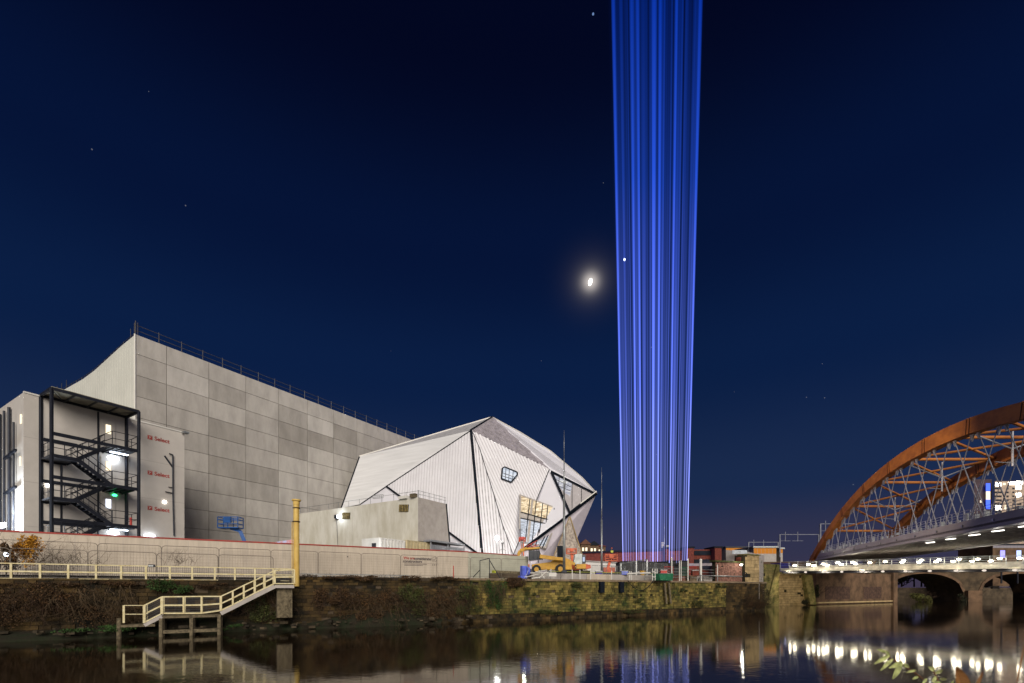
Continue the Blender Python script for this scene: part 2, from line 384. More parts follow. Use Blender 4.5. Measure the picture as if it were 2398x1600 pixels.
def bush(name, label, cat, c, rad, nl, size, lm, ntw, tm=M_twig, droop=0, group=None, tl=1.0, r0=.018):
    c = V(c); t = thing(name, label, cat, (c.x, c.y, max(.05, c.z-rad[2])), group)
    if nl:
        mb = MB(); k = max(3, nl//260)
        for _ in range(k):
            o = U*rnd.uniform(-.75, .75)*rad[0]+NQ*rnd.uniform(-.6, .6)*rad[1]+Z*rnd.uniform(-.75, .7)*rad[2]
            s = rnd.uniform(.22, .5); leaves(mb, c+o, (rad[0]*s, rad[1]*s+.05, rad[2]*s), nl//k, size)
        mb.build('foliage', lm, t, fix=False)
    mb = MB()
    for _ in range(ntw):
        o = U*rnd.uniform(-1, 1)*rad[0]+NQ*rnd.uniform(-.4, .4)*rad[1]
        p = c+o+Z*(rad[2]*rnd.uniform(.2, 1) if droop else -rad[2]*rnd.uniform(.3, 1))
        d = V((rnd.gauss(0, .6), rnd.gauss(0, .5), -1 if droop else 1))+NQ*.2
        twig(mb, p, d, tl*rad[2]*rnd.uniform(.7, 1.5), r0)
    mb.build('twigs', tm, t, fix=False); return t
def wq(px, py, A): x, y = hit(px, A); return V((x, y, zat(py, y)))
G1 = 'scrub growing on the river wall'
bush('autumn_shrub', 'golden yellow autumn shrub at the far left behind cream railing', 'shrub', wq(54, 1285, 45.5), (.85, .5, 1.25), 2600, .10, M_gold, 14, M_twig)
bush('bare_shrub', 'leafless brown thicket behind cream railing right of golden shrub', 'shrub', wq(140, 1300, 45), (2.0, .5, .9), 250, .05, M_dead, 70, M_twig, r0=.009)
bush('bare_shrub', 'small leafless shrub behind cream railing above green ivy clump', 'shrub', wq(420, 1307, 45), (.9, .3, .6), 120, .04, M_dead, 26, M_twig, r0=.009)
bush('dark_shrub', 'dark brown shrub at left frame edge beside golden shrub', 'shrub', wq(6, 1305, 45), (.7, .5, 1.0), 700, .10, M_dead, 20)
bush('ivy_clump', 'bright green ivy clump hanging over ledge above stair platform', 'ivy', wq(410, 1375, 42.0), (1.35, .25, .5), 2600, .07, M_ivyg, 10, group=G1)
bush('bramble', 'brown bramble mass on the wall below leftmost railing bay', 'bramble', wq(40, 1420, 41.6), (1.9, .5, 1.2), 4200, .08, M_dead, 70, droop=1, group=G1)
bush('bramble', 'tangled bramble with pale bare stems left of stair end gate', 'bramble', wq(200, 1415, 41.6), (2.0, .5, 1.1), 3200, .08, M_dead, 80, M_twigp, droop=1, group=G1)
bush('bramble', 'reddish twiggy bramble on bank between mooring post and stairs', 'bramble', wq(300, 1440, 41.2), (.9, .4, .9), 1500, .07, M_dead, 50, M_twigp, group=G1, r0=.010)
bush('grass_tuft', 'low dark green grass on mud beside the mooring post', 'grass', wq(200, 1473, 40.6), (2.2, .5, .16), 1300, .09, M_ivyg, 6, group=G1)
bush('bramble', 'dark scrub hanging under the upper stair flight', 'bramble', wq(610, 1420, 41.7), (1.6, .4, 1.0), 3600, .08, M_ivy, 50, droop=1, group=G1)
bush('grass_tuft', 'green moss tuft at waterline right of stair platform', 'grass', wq(540, 1468, 40.7), (.8, .4, .22), 900, .06, M_ivyg, 4, group=G1)
for i, (px, py, rx, rz, m_, tm, lab) in enumerate([
        (790, 1415, 1.7, 1.3, M_dead, M_twig, 'rusty brown bramble just right of the yellow pole'),
        (880, 1420, 1.8, 1.3, M_dead, M_twigp, 'brown bramble with pale stems below third fence panel right of pole'),
        (960, 1410, 1.4, 1.4, M_ivy, M_twig, 'olive scrub below the considerate constructors lettering'),
        (1035, 1412, 1.5, 1.4, M_dead, M_twigp, 'tall fawn bramble left of the darkest ivy'),
        (1100, 1405, 1.4, 1.4, M_ivy, M_twig, 'dark ivy just left of the green ivy column'),
        (1160, 1395, .9, 1.4, M_ivyg, M_twigp, 'dark green ivy column at left end of squared stone wall'),
        (1210, 1365, 1.1, .5, M_dead, M_twig, 'brown heap of ivy cresting the wall below blue pump')]):
    bush('bramble', lab, 'bramble', wq(px, py, 41.9), (rx, .45, rz), 3800, .085, m_, 40, tm, droop=1, group=G1)
for px, py, rx, rz, lab in ((760, 1352, 1.7, .22, 'dead brush along the wall top just right of yellow pole'), (850, 1353, 1.6, .2, 'dead brush along the wall top under second fence panel'), (945, 1354, 1.5, .25, 'dead brush along the wall top below constructors lettering'), (1045, 1355, 1.6, .2, 'dead brush on the wall top beside rusty stake'), (300, 1368, 2.4, .25, 'dead growth hanging under cream railing left of green ivy'), (90, 1372, 2.4, .3, 'dead growth hanging under cream railing at far left'), (520, 1372, 1.8, .22, 'dead growth under cream railing right of green ivy')):
    bush('bramble', lab, 'brush', wq(px, py, 42.1), (rx, .4, rz), 1300, .07, M_dead, 30, M_twig, group=G1, tl=1.6, r0=.008)
for px, py, rx, rz, lab in ((1240, 1385, .8, .5, 'green moss clump high on stone wall below blue pump'), (1330, 1400, 1.3, .4, 'dark ivy patch left of first drain hatch'), (1350, 1372, .9, .25, 'small moss patch below the coping under telehandler'), (1500, 1405, 1.3, .45, 'ivy patch under the hanging cable'), (1600, 1380, .8, .35, 'moss clump right of the timber fenders'), (1690, 1372, 1.3, .3, 'ivy fringe under the coping by the brick parapet')):
    bush('ivy_clump', lab, 'ivy', wq(px, py, 42.15), (rx, .12, rz), 1100, .055, M_ivy, 6, group=G1, r0=.006)
for px, py, rx, rz, lab in ((1290, 1436, 2.4, .35, 'low ivy at the waterline left of drain hatches'), (1470, 1430, 3.0, .35, 'low ivy at the waterline below hanging cable'),
                            (1640, 1415, 1.6, .55, 'ivy at the foot of the stone wall near dark courses')):
    bush('ivy_clump', lab, 'ivy', wq(px, py, 42.0), (rx, .25, rz), 1300, .07, M_ivy, 12, group=G1)
bush('bramble', 'brown scrub below the brick parapet right of mossy wall', 'bramble', V((31.5, 61, 1.2)), (2.8, .6, 1.1), 2200, .09, M_dead, 40, group=G1)
bush('bramble', 'dark scrub in the corner right of the stone pier', 'bramble', V((36, 68.5, 2.2)), (1.5, 1.0, 2.0), 1800, .10, M_night, 30, group=G1)

# ------------------------------------------------------------ cream railing on the walkway
t = thing('cream_railing', 'long cream painted railing with mesh infill on left quay walkway', 'railing', QP(-24, 43.2, 3.34))
pxs = [-42, 26, 94, 160, 225, 284, 342, 398, 450, 503, 550, 597, 640]
pp = [hit(p, 43.2) for p in pxs]
for x, y in pp:
    mb = MB(); mb.box((x, y, 3.8), (.10, .08, .94), U); mb.build('post', M_cream, t)
a, c = V((*pp[0], 0)), V((*hit(690, 43.2), 0))
for nm, z, h in (('top_rail', 4.24, .06), ('middle_rail', 3.80, .09), ('bottom_rail', 3.40, .05)):
    mb = MB(); mb.bar(a+Z*z, c+Z*z, .05, h); mb.build(nm, M_cream, t)
mb = MB(); ln = (c-a).length; i = 0
while i*.10 < ln: p = a-NQ*.03+(c-a).normalized()*i*.10; mb.bar(p+Z*3.4, p+Z*4.22, .010); i += 1
for j in range(6): mb.bar(a-NQ*.03+Z*(3.48+j*.13), c-NQ*.03+Z*(3.48+j*.13), .010)
mb.build('mesh_infill', M_rail, t)
x, y = hit(355, 43.0)
t = thing('walkway_floodlight', 'small black floodlight on the cream railing above ivy', 'floodlight', (x, y, 4.25))
mb = MB(); mb.box((x, y, 4.26), (.34, .12, .16), U); mb.build('housing', M_steel, t); mb = MB(); mb.box((x+.02, y-.09, 4.25), (.24, .02, .07), U); mb.build('lens', M_galv, t)

# ------------------------------------------------------------ river access stairs
t = thing('access_stair', 'cream steel stairs and landing platform going down to the river', 'stairs', QP(-18, 41, 0))
AO, AI = 40.3, 41.7
def so_(px, py, A=AO): x, y = hit(px, A); return V((x, y, zat(py, y)))
tops = [(290, 1418, 1459), (338, 1418, 1459), (379, 1398, 1438), (430, 1397.5, 1438), (472, 1397, 1437.5), (517, 1397, 1431), (545, 1384, 1418), (571, 1371, 1404), (597, 1359, 1390), (620, 1348, 1379), (643, 1336, 1368), (689, 1334, 1368)]
O = [(so_(p, a_), so_(p, b_)) for p, a_, b_ in tops]
back = (QP(0, AI)-QP(0, AO)).dot(-NQ)
bk = -NQ*back
for i, (a, b_) in enumerate(O):
    mb = MB(); w_ = .13 if i in (1, 2, 5, 10) else .10; mb.box((a+b_)/2, (w_, w_, (a-b_).length), U); mb.build('post', M_cream, t)
    if i not in (0,):
        mb = MB(); mb.box((a+b_)/2+bk, (.06, .06, (a-b_).length), U); mb.build('post', M_cream, t)
for k_, nm in ((1.0, 'top_rail'), (.5, 'middle_rail'), (.03, 'bottom_rail')):
    mb = MB(); lo = [b_+(a-b_)*k_ for a, b_ in O]
    for i, (p, q) in enumerate(zip(lo, lo[1:])):
        if i == 0 and nm == 'bottom_rail': continue
        if i == 0: mb.bar(p, q, .04, .04); continue
        hgt = .07 if nm != 'middle_rail' else .085
        mb.bar(p, q, .05, hgt)
        if i > 1: mb.bar(p+bk, q+bk, .04, .05)
    mb.build(nm, M_cream, t)
mb = MB()
for i in (1, 2, 3, 4, 10):
    (a, b_), (c, d_) = O[i], O[i+1]; n_ = 16
    for j in range(n_+1): u = j/n_; mb.bar(b_.lerp(d_, u), a.lerp(c, u), .010)
    for j in range(9): u = j/8; mb.bar(b_.lerp(a, u), d_.lerp(c, u), .010)
mb.build('mesh_infill', M_rail, t)
zp = O[2][1].z-.06
mb = MB(); p, q = O[2][1], O[5][1]; mb.ob(V((p.x, p.y, zp-.2)), V((q.x-p.x, q.y-p.y, 0)), bk, Z*.16); mb.build('platform_deck', M_timber, t)
mb = MB(); p, q = O[0][1], O[1][1]; p = p-U*.3; mb.ob(V((p.x, p.y, q.z-.22)), V((q.x-p.x, q.y-p.y, 0))+U*.5, bk, Z*.14); mb.build('lower_deck', M_timber, t)
mb = MB(); p, q = O[10][1], O[11][1]; mb.ob(V((p.x, p.y, p.z-.26)), V((q.x-p.x, q.y-p.y, 0)), bk, Z*.2); mb.build('upper_deck', M_concl, t)
mb = MB(); n_ = 9
p, q = O[5][1], O[10][1]
for o in (V((0, 0, 0)), bk): mb.bar(p+o-Z*.16, q+o-Z*.16, .05, .24)
for i in range(n_): mb.ob(p.lerp(q, (i+.5)/n_)-Z*.1, (q-p).normalized()*V((1, 1, 0)).length*.18*V((1, 1, 1)).normalized().x, bk, Z*.03)
mb.build('upper_flight', M_concl, t)
mb = MB(); p, q = O[1][1], O[2][1]
for o in (V((0, 0, 0)), bk): mb.bar(p+o-Z*.14, q+o-Z*.14, .05, .2)
for i in range(3): mb.box(p.lerp(q, (i+.5)/3)+bk/2-Z*.1, (.25, back, .03), U)
mb.build('lower_flight', M_concl, t)
for px in (379, 450, 515):
    for o in (V((0, 0, 0)), bk):
        mb = MB(); p = so_(px, 1440)+o; mb.bar(V((p.x, p.y, -.6)), V((p.x, p.y, zp-.2)), .2); mb.build('leg', M_timber, t)
mb = MB(); p, q = so_(379, 1475), so_(515, 1475); mb.bar(V((p.x, p.y, .28))+NQ*.02, V((q.x, q.y, .28))+NQ*.02, .12, .2); mb.build('cross_brace', M_timber, t)
mb = MB(); p, q = so_(650, 1370)+bk*.3, so_(686, 1370)+bk*.3; mb.ob(V((p.x, p.y, .9)), V((q.x-p.x, q.y-p.y, 0)), bk*.7, Z*(O[10][1].z-1.15)); mb.build('landing_support', M_timber, t)
x, y = hit(279, 40.4)
mb = MB(); mb.tube((x, y, -.6), (x, y, 1.15), .13, .12, 9); tag(mb.build('mooring_post', M_timber), 'weathered timber post standing in water left of stairs', 'post')
# yellow pole
x, y = hit(694, 42.3)
t = thing('yellow_pole', 'tall rusty yellow steel pole at the top of the river stairs', 'pole', (x, y, 3.2))
mb = MB(); mb.tube((x, y, 3.0), (x, y, 8.7), .205, .195, 20); mb.build('shaft', M_yellow, t, smooth=False)
mb = MB(); mb.tube((x, y, 8.7), (x, y, 8.98), .22, .22, 20); mb.tube((x, y, 8.98), (x, y, 9.08), .3, .3, 20); mb.build('flange', M_yellow, t)
mb = MB(); mb.tube((x, y, 8.46), (x, y, 8.52), .245, n=20); mb.tube((x, y, 7.5), (x, y, 7.56), .25, n=20); each(mb, 'band', M_twig, t)
mb = MB(); mb.bar((x-.27, y-.05, 3.4), (x-.27, y-.05, 7.5), .05); mb.build('conduit', M_yellow, t)

# ------------------------------------------------------------ hoarding
t = thing('site_hoarding', 'long beige site hoarding with red trim behind mesh fences', 'hoarding', QP(-15, 48, 3.7))
HZ = 6.34
def hA(x): return 48.0
mb = MB(); a = QP(-75, 48, 3.7); c = QP(-4.2, 48, 3.7); mb.ob(a, c-a, -NQ*.08, Z*(HZ-3.7)); mb.build('panel_run', M_hoard, t)
e = V((1.75, 51.0, 3.7)); c0 = QP(-4.2, 48, 3.7)
mb = MB(); dd = V((e.x-c0.x, e.y-c0.y, 0)); mb.ob(c0, dd, V((-dd.y, dd.x, 0)).normalized()*.08, Z*(HZ-3.7-.02)); o = mb.build('panel_run', mat('hoarding_end', (.40, .40, .33), .8, var=.08), t); o['label'] = 'greener grey end of the hoarding'
mb = MB(); mb.ob(a+NQ*.03+Z*(HZ-3.7), (c0-a), -NQ*.14, Z*.10); mb.ob(c0+NQ*.03+Z*(HZ-3.72), dd*.8, V((-dd.y, dd.x, 0)).normalized()*.14, Z*.09)
mb.ob(QP(-17, 48.0, 3.75)+NQ*.03, QP(12.5, 0)-QP(0, 0), -NQ*.02, Z*.08); mb.build('red_trim', M_red, t)
mb = MB(); i = -60
while i < -5: mb.ob(QP(i, 48, 3.75)+NQ*.004, U*.015, -NQ*.01, Z*2.5); i += 1.05
each(mb, 'panel_joint', M_concl, t)
def text_mesh(name, txt, size, org, ux, nrm, m_, parent, font_w=1.0, uz=Z):
    cu = bpy.data.curves.new('lettering', 'FONT'); cu.body = txt; cu.size = size; cu.extrude = .006; cu.offset = .010*size/.4
    ob = bpy.data.objects.new('lettering', cu); C.objects.link(ob); dg = bpy.context.evaluated_depsgraph_get(); dg.update()
    me = bpy.data.meshes.new_from_object(ob.evaluated_get(dg)); bpy.data.objects.remove(ob)
    M = Matrix.Identity(4); 
    for i in range(3): M[i][0] = ux[i]*font_w; M[i][1] = uz[i]; M[i][2] = nrm[i]; M[i][3] = org[i]
    me.transform(M); me.transform(Matrix.Translation(-V(parent['_loc']))); me.materials.clear(); me.materials.append(m_)
    o = bpy.data.objects.new(name, me); C.objects.link(o); o.parent = parent; return o
M_ink = mat('dark_ink', (.05, .04, .05), .6); M_inkr = mat('red_ink', (.40, .06, .05), .6)
def hp(px, py, off=.012): x, y = hit(px, 48); return V((x, y, zat(py, y)))+NQ*off
text_mesh('lettering', 'We are', .34, hp(944.5, 1309.5), U, NQ, M_inkr, t)
text_mesh('lettering', 'considerate', .34, hp(969.5, 1311), U, NQ, M_ink, t)
text_mesh('lettering', 'constructors', .34, hp(943.5, 1317.0), U, NQ, M_ink, t)
mb = MB(); c = hp(1017, 1310)
for i in range(5):
    a1, a2 = R(90+72*i), R(90+72*(i+1)); mb.bar(c+U*.30*math.cos(a1)+Z*.22*math.sin(a1), c+U*.30*math.cos(a2)+Z*.22*math.sin(a2), .02, .02)
mb.bar(c+U*-.14, c+U*-.03-Z*.1, .03, .03); mb.bar(c+U*-.03-Z*.1, c+U*.16+Z*.1, .03, .03)
mb.build('emblem', M_ink, t)
mb = MB()
for yy, x1 in ((1321, 1000), (1324, 990)):
    p, q = hp(947, yy), hp(x1, yy+1); mb.bar(p, q, .01, .035)
mb.bar(hp(947, 1318.5), hp(1028, 1321.3), .008, .012)
for px in (1013, 1017.5, 1022): mb.box(hp(px, 1323.3), (.08, .01, .07), U)
mb.build('small_print', M_ink, t)
mb = MB(); p = hp(814, 1304); mb.box(p, (.09, .02, .09), U); mb.build('label_patch', M_ink, t)

# ------------------------------------------------------------ temporary mesh fence panels
def fence_panel(x0, A, z0, h, label, group):
    o = QP(x0, A, z0); t = thing('fence_panel', label, 'fence panel', o, group); L_ = U*3.36
    mb = MB(); r_ = .22; pts = [o, o+Z*(h-r_)]
    for k_ in range(1, 5): a = R(180-22.5*k_); pts.append(o+Z*(h-r_)+U*(r_+r_*math.cos(a))+Z*r_*math.sin(a))
    pts += [o+L_+(q_-o)*0+V((0, 0, q_.z-o.z))-U*((q_-o).dot(U)) for q_ in reversed(pts)]
    mb.path(pts, .021, 5); mb.bar(o+Z*.15, o+L_+Z*.15, .03); mb.build('frame', M_fence, t)
    mb = MB(); n_ = 20
    for k_ in range(1, n_): p = o+L_*(k_/n_); mb.bar(p+Z*.15, p+Z*h, .004)
    for k_ in range(1, 9): mb.bar(o+Z*(h*k_/9), o+L_+Z*(h*k_/9), .006)
    mb.build('mesh_infill', M_fence, t)
    mb = MB(); mb.box(o-Z*.0+NQ*.02, (.5, .2, .12), NQ); mb.build('foot_block', M_concl, t)
xs = [-15.5+2.89*i for i in range(-7, 6)]
for i, x in enumerate(xs):
    lab = ('mesh fence panel against hoarding, %s to the right of the yellow pole' % ordn(i-7)) if i >= 7 else ('mesh fence panel against hoarding, %s to the left of the yellow pole' % ordn(6-i))
    if 3.2*i >= 0: fence_panel(x, 47.2, 3.85, 1.95, lab, 'temporary fence panels against the hoarding')
for i, x in enumerate([-31.7, -28.8, -25.9, -23.0, -20.1]):
    fence_panel(x, 44.5, 3.34, 1.82, 'lower mesh fence panel just behind cream railing, %s from the left' % ordn(i), 'lower fence panels behind the cream railing')
# bent frame and rails on the verge
t = thing('scaffold_frame', 'dark bent tube frame standing in front of hoarding right end', 'scaffold frame', P(1135, 1352, 43.5))
mb = MB()
for a, b_ in (((1124, 1313), (1124, 1358)), ((1124, 1313), (1146, 1308)), ((1146, 1308), (1147, 1355)), ((1147, 1313), (1171, 1354)), ((1124, 1335), (1108, 1352))):
    mb.tube(P(*a, 43.5), P(*b_, 43.5), .035)
each(mb, 'tube', M_steel, t)
mb = MB(); mb.tube(P(1062, 1325, 42.5), P(1062, 1358, 42.5), .04); tag(mb.build('rusty_stake', M_redp), 'thin rusty stake below the round emblem on the hoarding', 'stake')
t = thing('kerb_rail', 'pair of low horizontal rails along the verge right of pole', 'rail', QP(-12, 44, 3.7))
for z in (3.78, 3.92):
    mb = MB(); mb.bar(QP(-15.5, 44, z), QP(-8.5, 44, z), .08, .07); mb.build('rail', M_galv, t)
mb = MB(); r3 = random.Random(5)
for _ in range(260):
    x = r3.uniform(-14, 2); p = QP(x, 43+r3.random()*3.2, 3.72+r3.random()*.05); s = r3.uniform(.04, .16)
    mb.box(p, (s*1.5, s, s*.6), V((r3.gauss(0, 1), r3.gauss(0, 1), 0)).normalized())
tag(mb.build('rubble', mat('rubble', (.30, .27, .22), .9, var=.3, island=.5), None, fix=False), 'loose pale rubble along the foot of the hoarding', kind='stuff')

# ------------------------------------------------------------ warehouse
CO = V((-39.7, 50, 0)); ZT = 29.7
t = thing('warehouse_hall', 'huge windowless hall of grey concrete panels with ribbed white end', 'building', (CO.x, CO.y, GZ))
mb = MB(); DR = V((.614, 1, 0)); LEN = 62
mb.ob(CO+DR*.25-NR*.3+Z*GZ, DR*LEN, DL*15, Z*(28.3-GZ)); mb.ob(CO+DR*.25-NR*.3+Z*28.3, DR*LEN, -NR*1.2, Z*1.2); mb.build('hall_core', M_joint, t)
cols = ["3212222222", "3422122122", "3130101212", "3322201322", "3100333223", "3403332212", "3012332222", "3222222222", "3232322222"]
mb = MB(); edges = [0, 2.43]; 
while edges[-1] < LEN: edges.append(edges[-1]+3.73)
rows = [ZT, 27.66]; 
while rows[-1] > 9.6: rows.append(rows[-1]-2.23)
for ci in range(len(edges)-1):
    for ri in range(len(rows)-1):
        s_ = cols[ci] if ci < len(cols) else "3222322232"
        mb.mi = int(s_[min(ri, 9)]); a, b_ = edges[ci]+.025, edges[ci+1]-.025
        mb.ob(CO+DR*a-NR*.3+Z*(rows[ri+1]+.022), DR*(b_-a), NR*.3, Z*(rows[ri]-rows[ri+1]-.044))
mb.build('concrete_wall', M_conc, t)
mb = MB(); mb.ob(CO+DR*0-NR*.2+Z*GZ, DR*36, NR*.5, Z*(rows[-1]-GZ-.02)); mb.build('plinth', M_whitel, t)
# ribbed end wall, dipping top edge
topz = [(0, 29.7), (2, 29.45), (4, 29.05), (6, 28.65), (8, 28.5), (12, 28.7), (16, 28.7)]
def ez(x):
    for (a, za), (b_, zb) in zip(topz, topz[1:]):
        if x <= b_: return za+(zb-za)*(x-a)/(b_-a)
    return 28.7
mb = MB(); mb.mi = 0; s_ = 0
while s_ < 15.5:
    a = CO+DL*s_+NL*.0; b_ = CO+DL*(s_+.30); g = CO+DL*(s_+.36); z1, z2 = ez(s_), ez(s_+.3)
    mb.raw([a+Z*GZ, b_+Z*GZ, b_+Z*z2, a+Z*z1], [(0, 1, 2, 3)])
    c1, c2 = b_-NL*.10, g-NL*.10
    mb.raw([b_+Z*GZ, c1+Z*GZ, c1+Z*z2, b_+Z*z2], [(0, 1, 2, 3)]); mb.raw([c1+Z*GZ, c2+Z*GZ, c2+Z*z2, c1+Z*z2], [(0, 1, 2, 3)])
    mb.raw([c2+Z*GZ, g+Z*GZ, g+Z*z2, c2+Z*z2], [(0, 1, 2, 3)]); s_ += .36
mb.build('ribbed_end_wall', mat('end_wall_white', (.66, .67, .62), .5, var=.04, scale=.3), t, fix=False)
mb = MB(); mb.bar(CO+NL*.05+Z*GZ, CO+NL*.05+Z*ZT, .14); mb.build('corner_trim', M_whitel, t)
t = thing('edge_protection', 'thin steel edge protection railing along the hall roof', 'railing', (CO.x, CO.y, ZT))
s_ = 0
mb = MB()
while s_ < 38:
    p = CO+DR*s_-NR*.25; mb.bar(p+Z*ZT, p+Z*(ZT+1.25), .065); s_ += 1.9
each(mb, 'post', M_rail, t)
mb = MB()
for z in (.55, 1.1): mb.bar(CO-NR*.25+Z*(ZT+z), CO+DR*38-NR*.25+Z*(ZT+z), .05)
each(mb, 'rail', M_rail, t)
mb = MB(); 
for i in range(16):
    s_ = i*.95; p = CO+DL*s_-NL*.2; mb.bar(p+Z*ez(s_), p+Z*(ez(s_)+(1.3 if i in (0, 1, 12, 13, 14, 15) else .5)), .05)
for i in range(15):
    a, b_ = i*.95, (i+1)*.95; mb.bar(CO+DL*a-NL*.2+Z*(ez(a)+.45), CO+DL*b_-NL*.2+Z*(ez(b_)+.45), .04)
mb.bar(CO+Z*ZT, CO+Z*(ZT+1.4), .08); each(mb, 'end_post', M_rail, t)

# ------------------------------------------------------------ white annex with fire stair
AC = V((-37.1, 36, 0)); AZ = 17.75; tE = 9.36
t = thing('white_annex', 'white panelled annex at far left in front of the hall', 'building', (AC.x, AC.y, GZ))
mb = MB(); mb.ob(AC+Z*GZ, DR*tE, -NR*(14), Z*(AZ-GZ)); mb.build('wall', M_white, t)
mb = MB()
for z in (7.6, 11.0, 14.4):
    mb.ob(AC+Z*z+NR*.004, DR*tE, -NR*.02, Z*.03)
mb.ob(AC+DR*5.35+NR*.004+Z*GZ, DR*.02, -NR*.02, Z*(AZ-GZ)); each(mb, 'panel_joint', M_concl, t)
mb = MB(); mb.ob(AC+Z*(AZ-.02)+NR*.05, DR*tE, -NR*.2, Z*.12); mb.build('parapet_cap', M_whitel, t)
def ap(px, py, off=.02):
    tt = tR(px, AC); p = AC+DR*tt; return V((p.x, p.y, zat(py, p.y)))+NR*off
for py in (1028.5, 1111, 1193.5):
    lg = ap(351, py); text_mesh('lettering', 'Select', .50, ap(361.5, py+2.4, .012), UR, NR, M_inkr, t, font_w=1.0)
    mb = MB(); mb.box(lg+Z*.14, (.36, .02, .36), UR); 
    mb.build('logo_square', M_inkr, t)
    mb = MB(); mb.bar(lg+Z*.02+NR*.02-UR*.1, lg+Z*.26+NR*.02+UR*.1, .02, .03); mb.bar(lg+Z*.26+NR*.02-UR*.1, lg+Z*.14+NR*.02+UR*.0, .02, .03); mb.build('logo_mark', M_whitel, t)
def oval(px, py, rw, rh, m_, nm='wall_lamp', pw=0, col=(1, 1, 1), parent=None):
    parent = parent or t; p = ap(px, py, .09); mb = MB(); c = p-V(p)*0
    vs = [c+UR*rw*math.cos(a_*math.pi/8)+Z*rh*math.sin(a_*math.pi/8) for a_ in range(16)]; mb.prism(vs, -NR*.1); mb.build(nm, m_, parent)
    if pw: lamp(p+NR*.35-Z*.15, pw, col, .12, parent)
oval(265, 1073, .42, .20, E_cool, pw=26, col=(.85, .92, 1))
oval(265, 1248, .42, .18, E_cool, pw=26, col=(.85, .92, 1))
oval(350, 1255, .45, .16, E_cool, pw=26, col=(.85, .92, 1))
oval(385, 1176, .14, .12, E_w); oval(268, 1160, .16, .10, E_green, 'exit_lamp'); oval(111, 1137, .12, .14, E_w)
for i, py in enumerate((1006, 1092, 1180)):
    p = ap(253, py, .03); mb = MB(); mb.box(p-Z*.35, (.95, .06, 2.1), UR); d = mb.build('door', M_white, t)
    mb = MB(); mb.box(p+NR*.05, (.34, .04, .75), UR); mb.build('vision_pane', [E_warm, E_warm, E_pane][i], d)
mb = MB()
def dp(px, py): return ap(px, py, .12)
mb.path([dp(395, 1063), dp(403, 1066), dp(403.5, 1160), dp(406, 1255)], .06); mb.path([dp(403, 1095), dp(384, 1068)], .07)
mb.path([dp(404, 1143), dp(393, 1141)], .04); mb.path([dp(404, 1156), dp(386, 1152)], .05); mb.build('downpipe', M_steel, t)
# corner wall lamp
mb = MB(); p = ap(430, 1015, .1); mb.box(p+NR*.25, (.45, .5, .16), UR); mb.build('security_lamp', M_galv, t)
# left flank of annex, lit by work lights
mb = MB()
for s_, r_ in ((.9, .07), (1.55, .1), (2.3, .08), (3.0, .12)):
    p = AC+DL*s_+NL*.18; mb.tube(p+Z*GZ, p+Z*(AZ-.6*(s_ > 1.2)-2*(s_ < 1)), r_)
for z in (7.0, 10.6, 13.4): mb.bar(AC+DL*.3+NL*.3+Z*z, AC+DL*1.9+NL*.3+Z*(z-.25), .16)
each(mb, 'service_pipe', M_steel, t)
mb = MB()
for s_, z in ((.25, 15.8), (.35, 12.6), (.3, 9.0), (.5, 9.1)): mb.box(AC+DL*s_+NL*.05+Z*z, (.22, .05, .7), UL)
each(mb, 'window', E_warm, t)
LD = thing('work_light', 'bank of dazzling blue white work lights at far left', 'work light', AC+DL*.45+NL*.9+Z*GZ)
c = AC+DL*.45+NL*.9
mb = MB(); mb.bar(c+Z*GZ, c+Z*7.4, .1); mb.bar(c+Z*7.4-UL*.6, c+Z*7.4+UL*.6, .08); mb.build('mast', M_steel, LD)
for q in (-.6, 0, .6):
    mb = MB(); mb.box(c+Z*7.6+UL*q*.8+NL*.1, (.34, .2, .28), UL); mb.build('floodlight', E_star, LD)
lamp(c+Z*8.9+NL*.6, 1300, (.82, .92, 1), .3, LD); lamp(c+Z*6.0+NL*.5, 500, (.82, .92, 1), .3, LD)
x, y = hit(15, 45.5); lt = thing('ground_light', 'small round white light behind railing at left frame edge', 'light', (x, y, 3.7))
mb = MB(); mb.ball((x, y, zat(1299, y)), .13); mb.build('lens', E_cool, lt); mb = MB(); mb.bar((x, y, 3.5), (x, y, zat(1299, y)-.12), .05); mb.build('stem', M_steel, lt)

# stair tower
F0 = V((-34.45, 35.46, 0)); W_ = 4.66; DEP = 1.34; BK = V((-1.603, 1, 0))*DEP
def TP(u, v, z): return F0+DR*u+BK*v+Z*z
t = thing('fire_stair', 'dark steel fire escape stair with canopy on the white annex', 'fire stair', (F0.x, F0.y, GZ))
for u, v in ((0, 0), (W_, 0), (0, 1), (W_, 1)):
    mb = MB(); mb.bar(TP(u, v, 4), TP(u, v, 17.85), .17 if v == 0 else .2, .17); mb.build('post', M_steel, t)
mb = MB(); mb.bar(TP(2.0*W_/3.1, 1, 4), TP(2.0*W_/3.1, 1, 17.7), .10); mb.bar(TP(W_*.22, 1, 4), TP(W_*.22, 1, 13), .1); each(mb, 'inner_column', M_steel, t)
mb = MB()
for (a, b_) in (((0, 0), (W_, 0)), ((0, 1), (W_, 1)), ((0, 0), (0, 1)), ((W_, 0), (W_, 1))): mb.bar(TP(*a, 17.83), TP(*b_, 17.83), .14, .2)
for u in (.25, .5, .75): mb.bar(TP(W_*u, 0, 17.78), TP(W_*u, 1, 17.78), .09, .1)
mb.bar(TP(0, 0, 17.74), TP(W_*.25, 1, 17.74), .05); mb.bar(TP(W_, 0, 17.74), TP(W_*.75, 1, 17.74), .05)
cp = mb.build('canopy_frame', M_steel, t)
mb = MB(); mb.ob(TP(0, 0, 17.93), DR*W_, BK, Z*.06); mb.build('canopy_sheet', mat('canopy_sheet', (.30, .28, .22), .7), t)
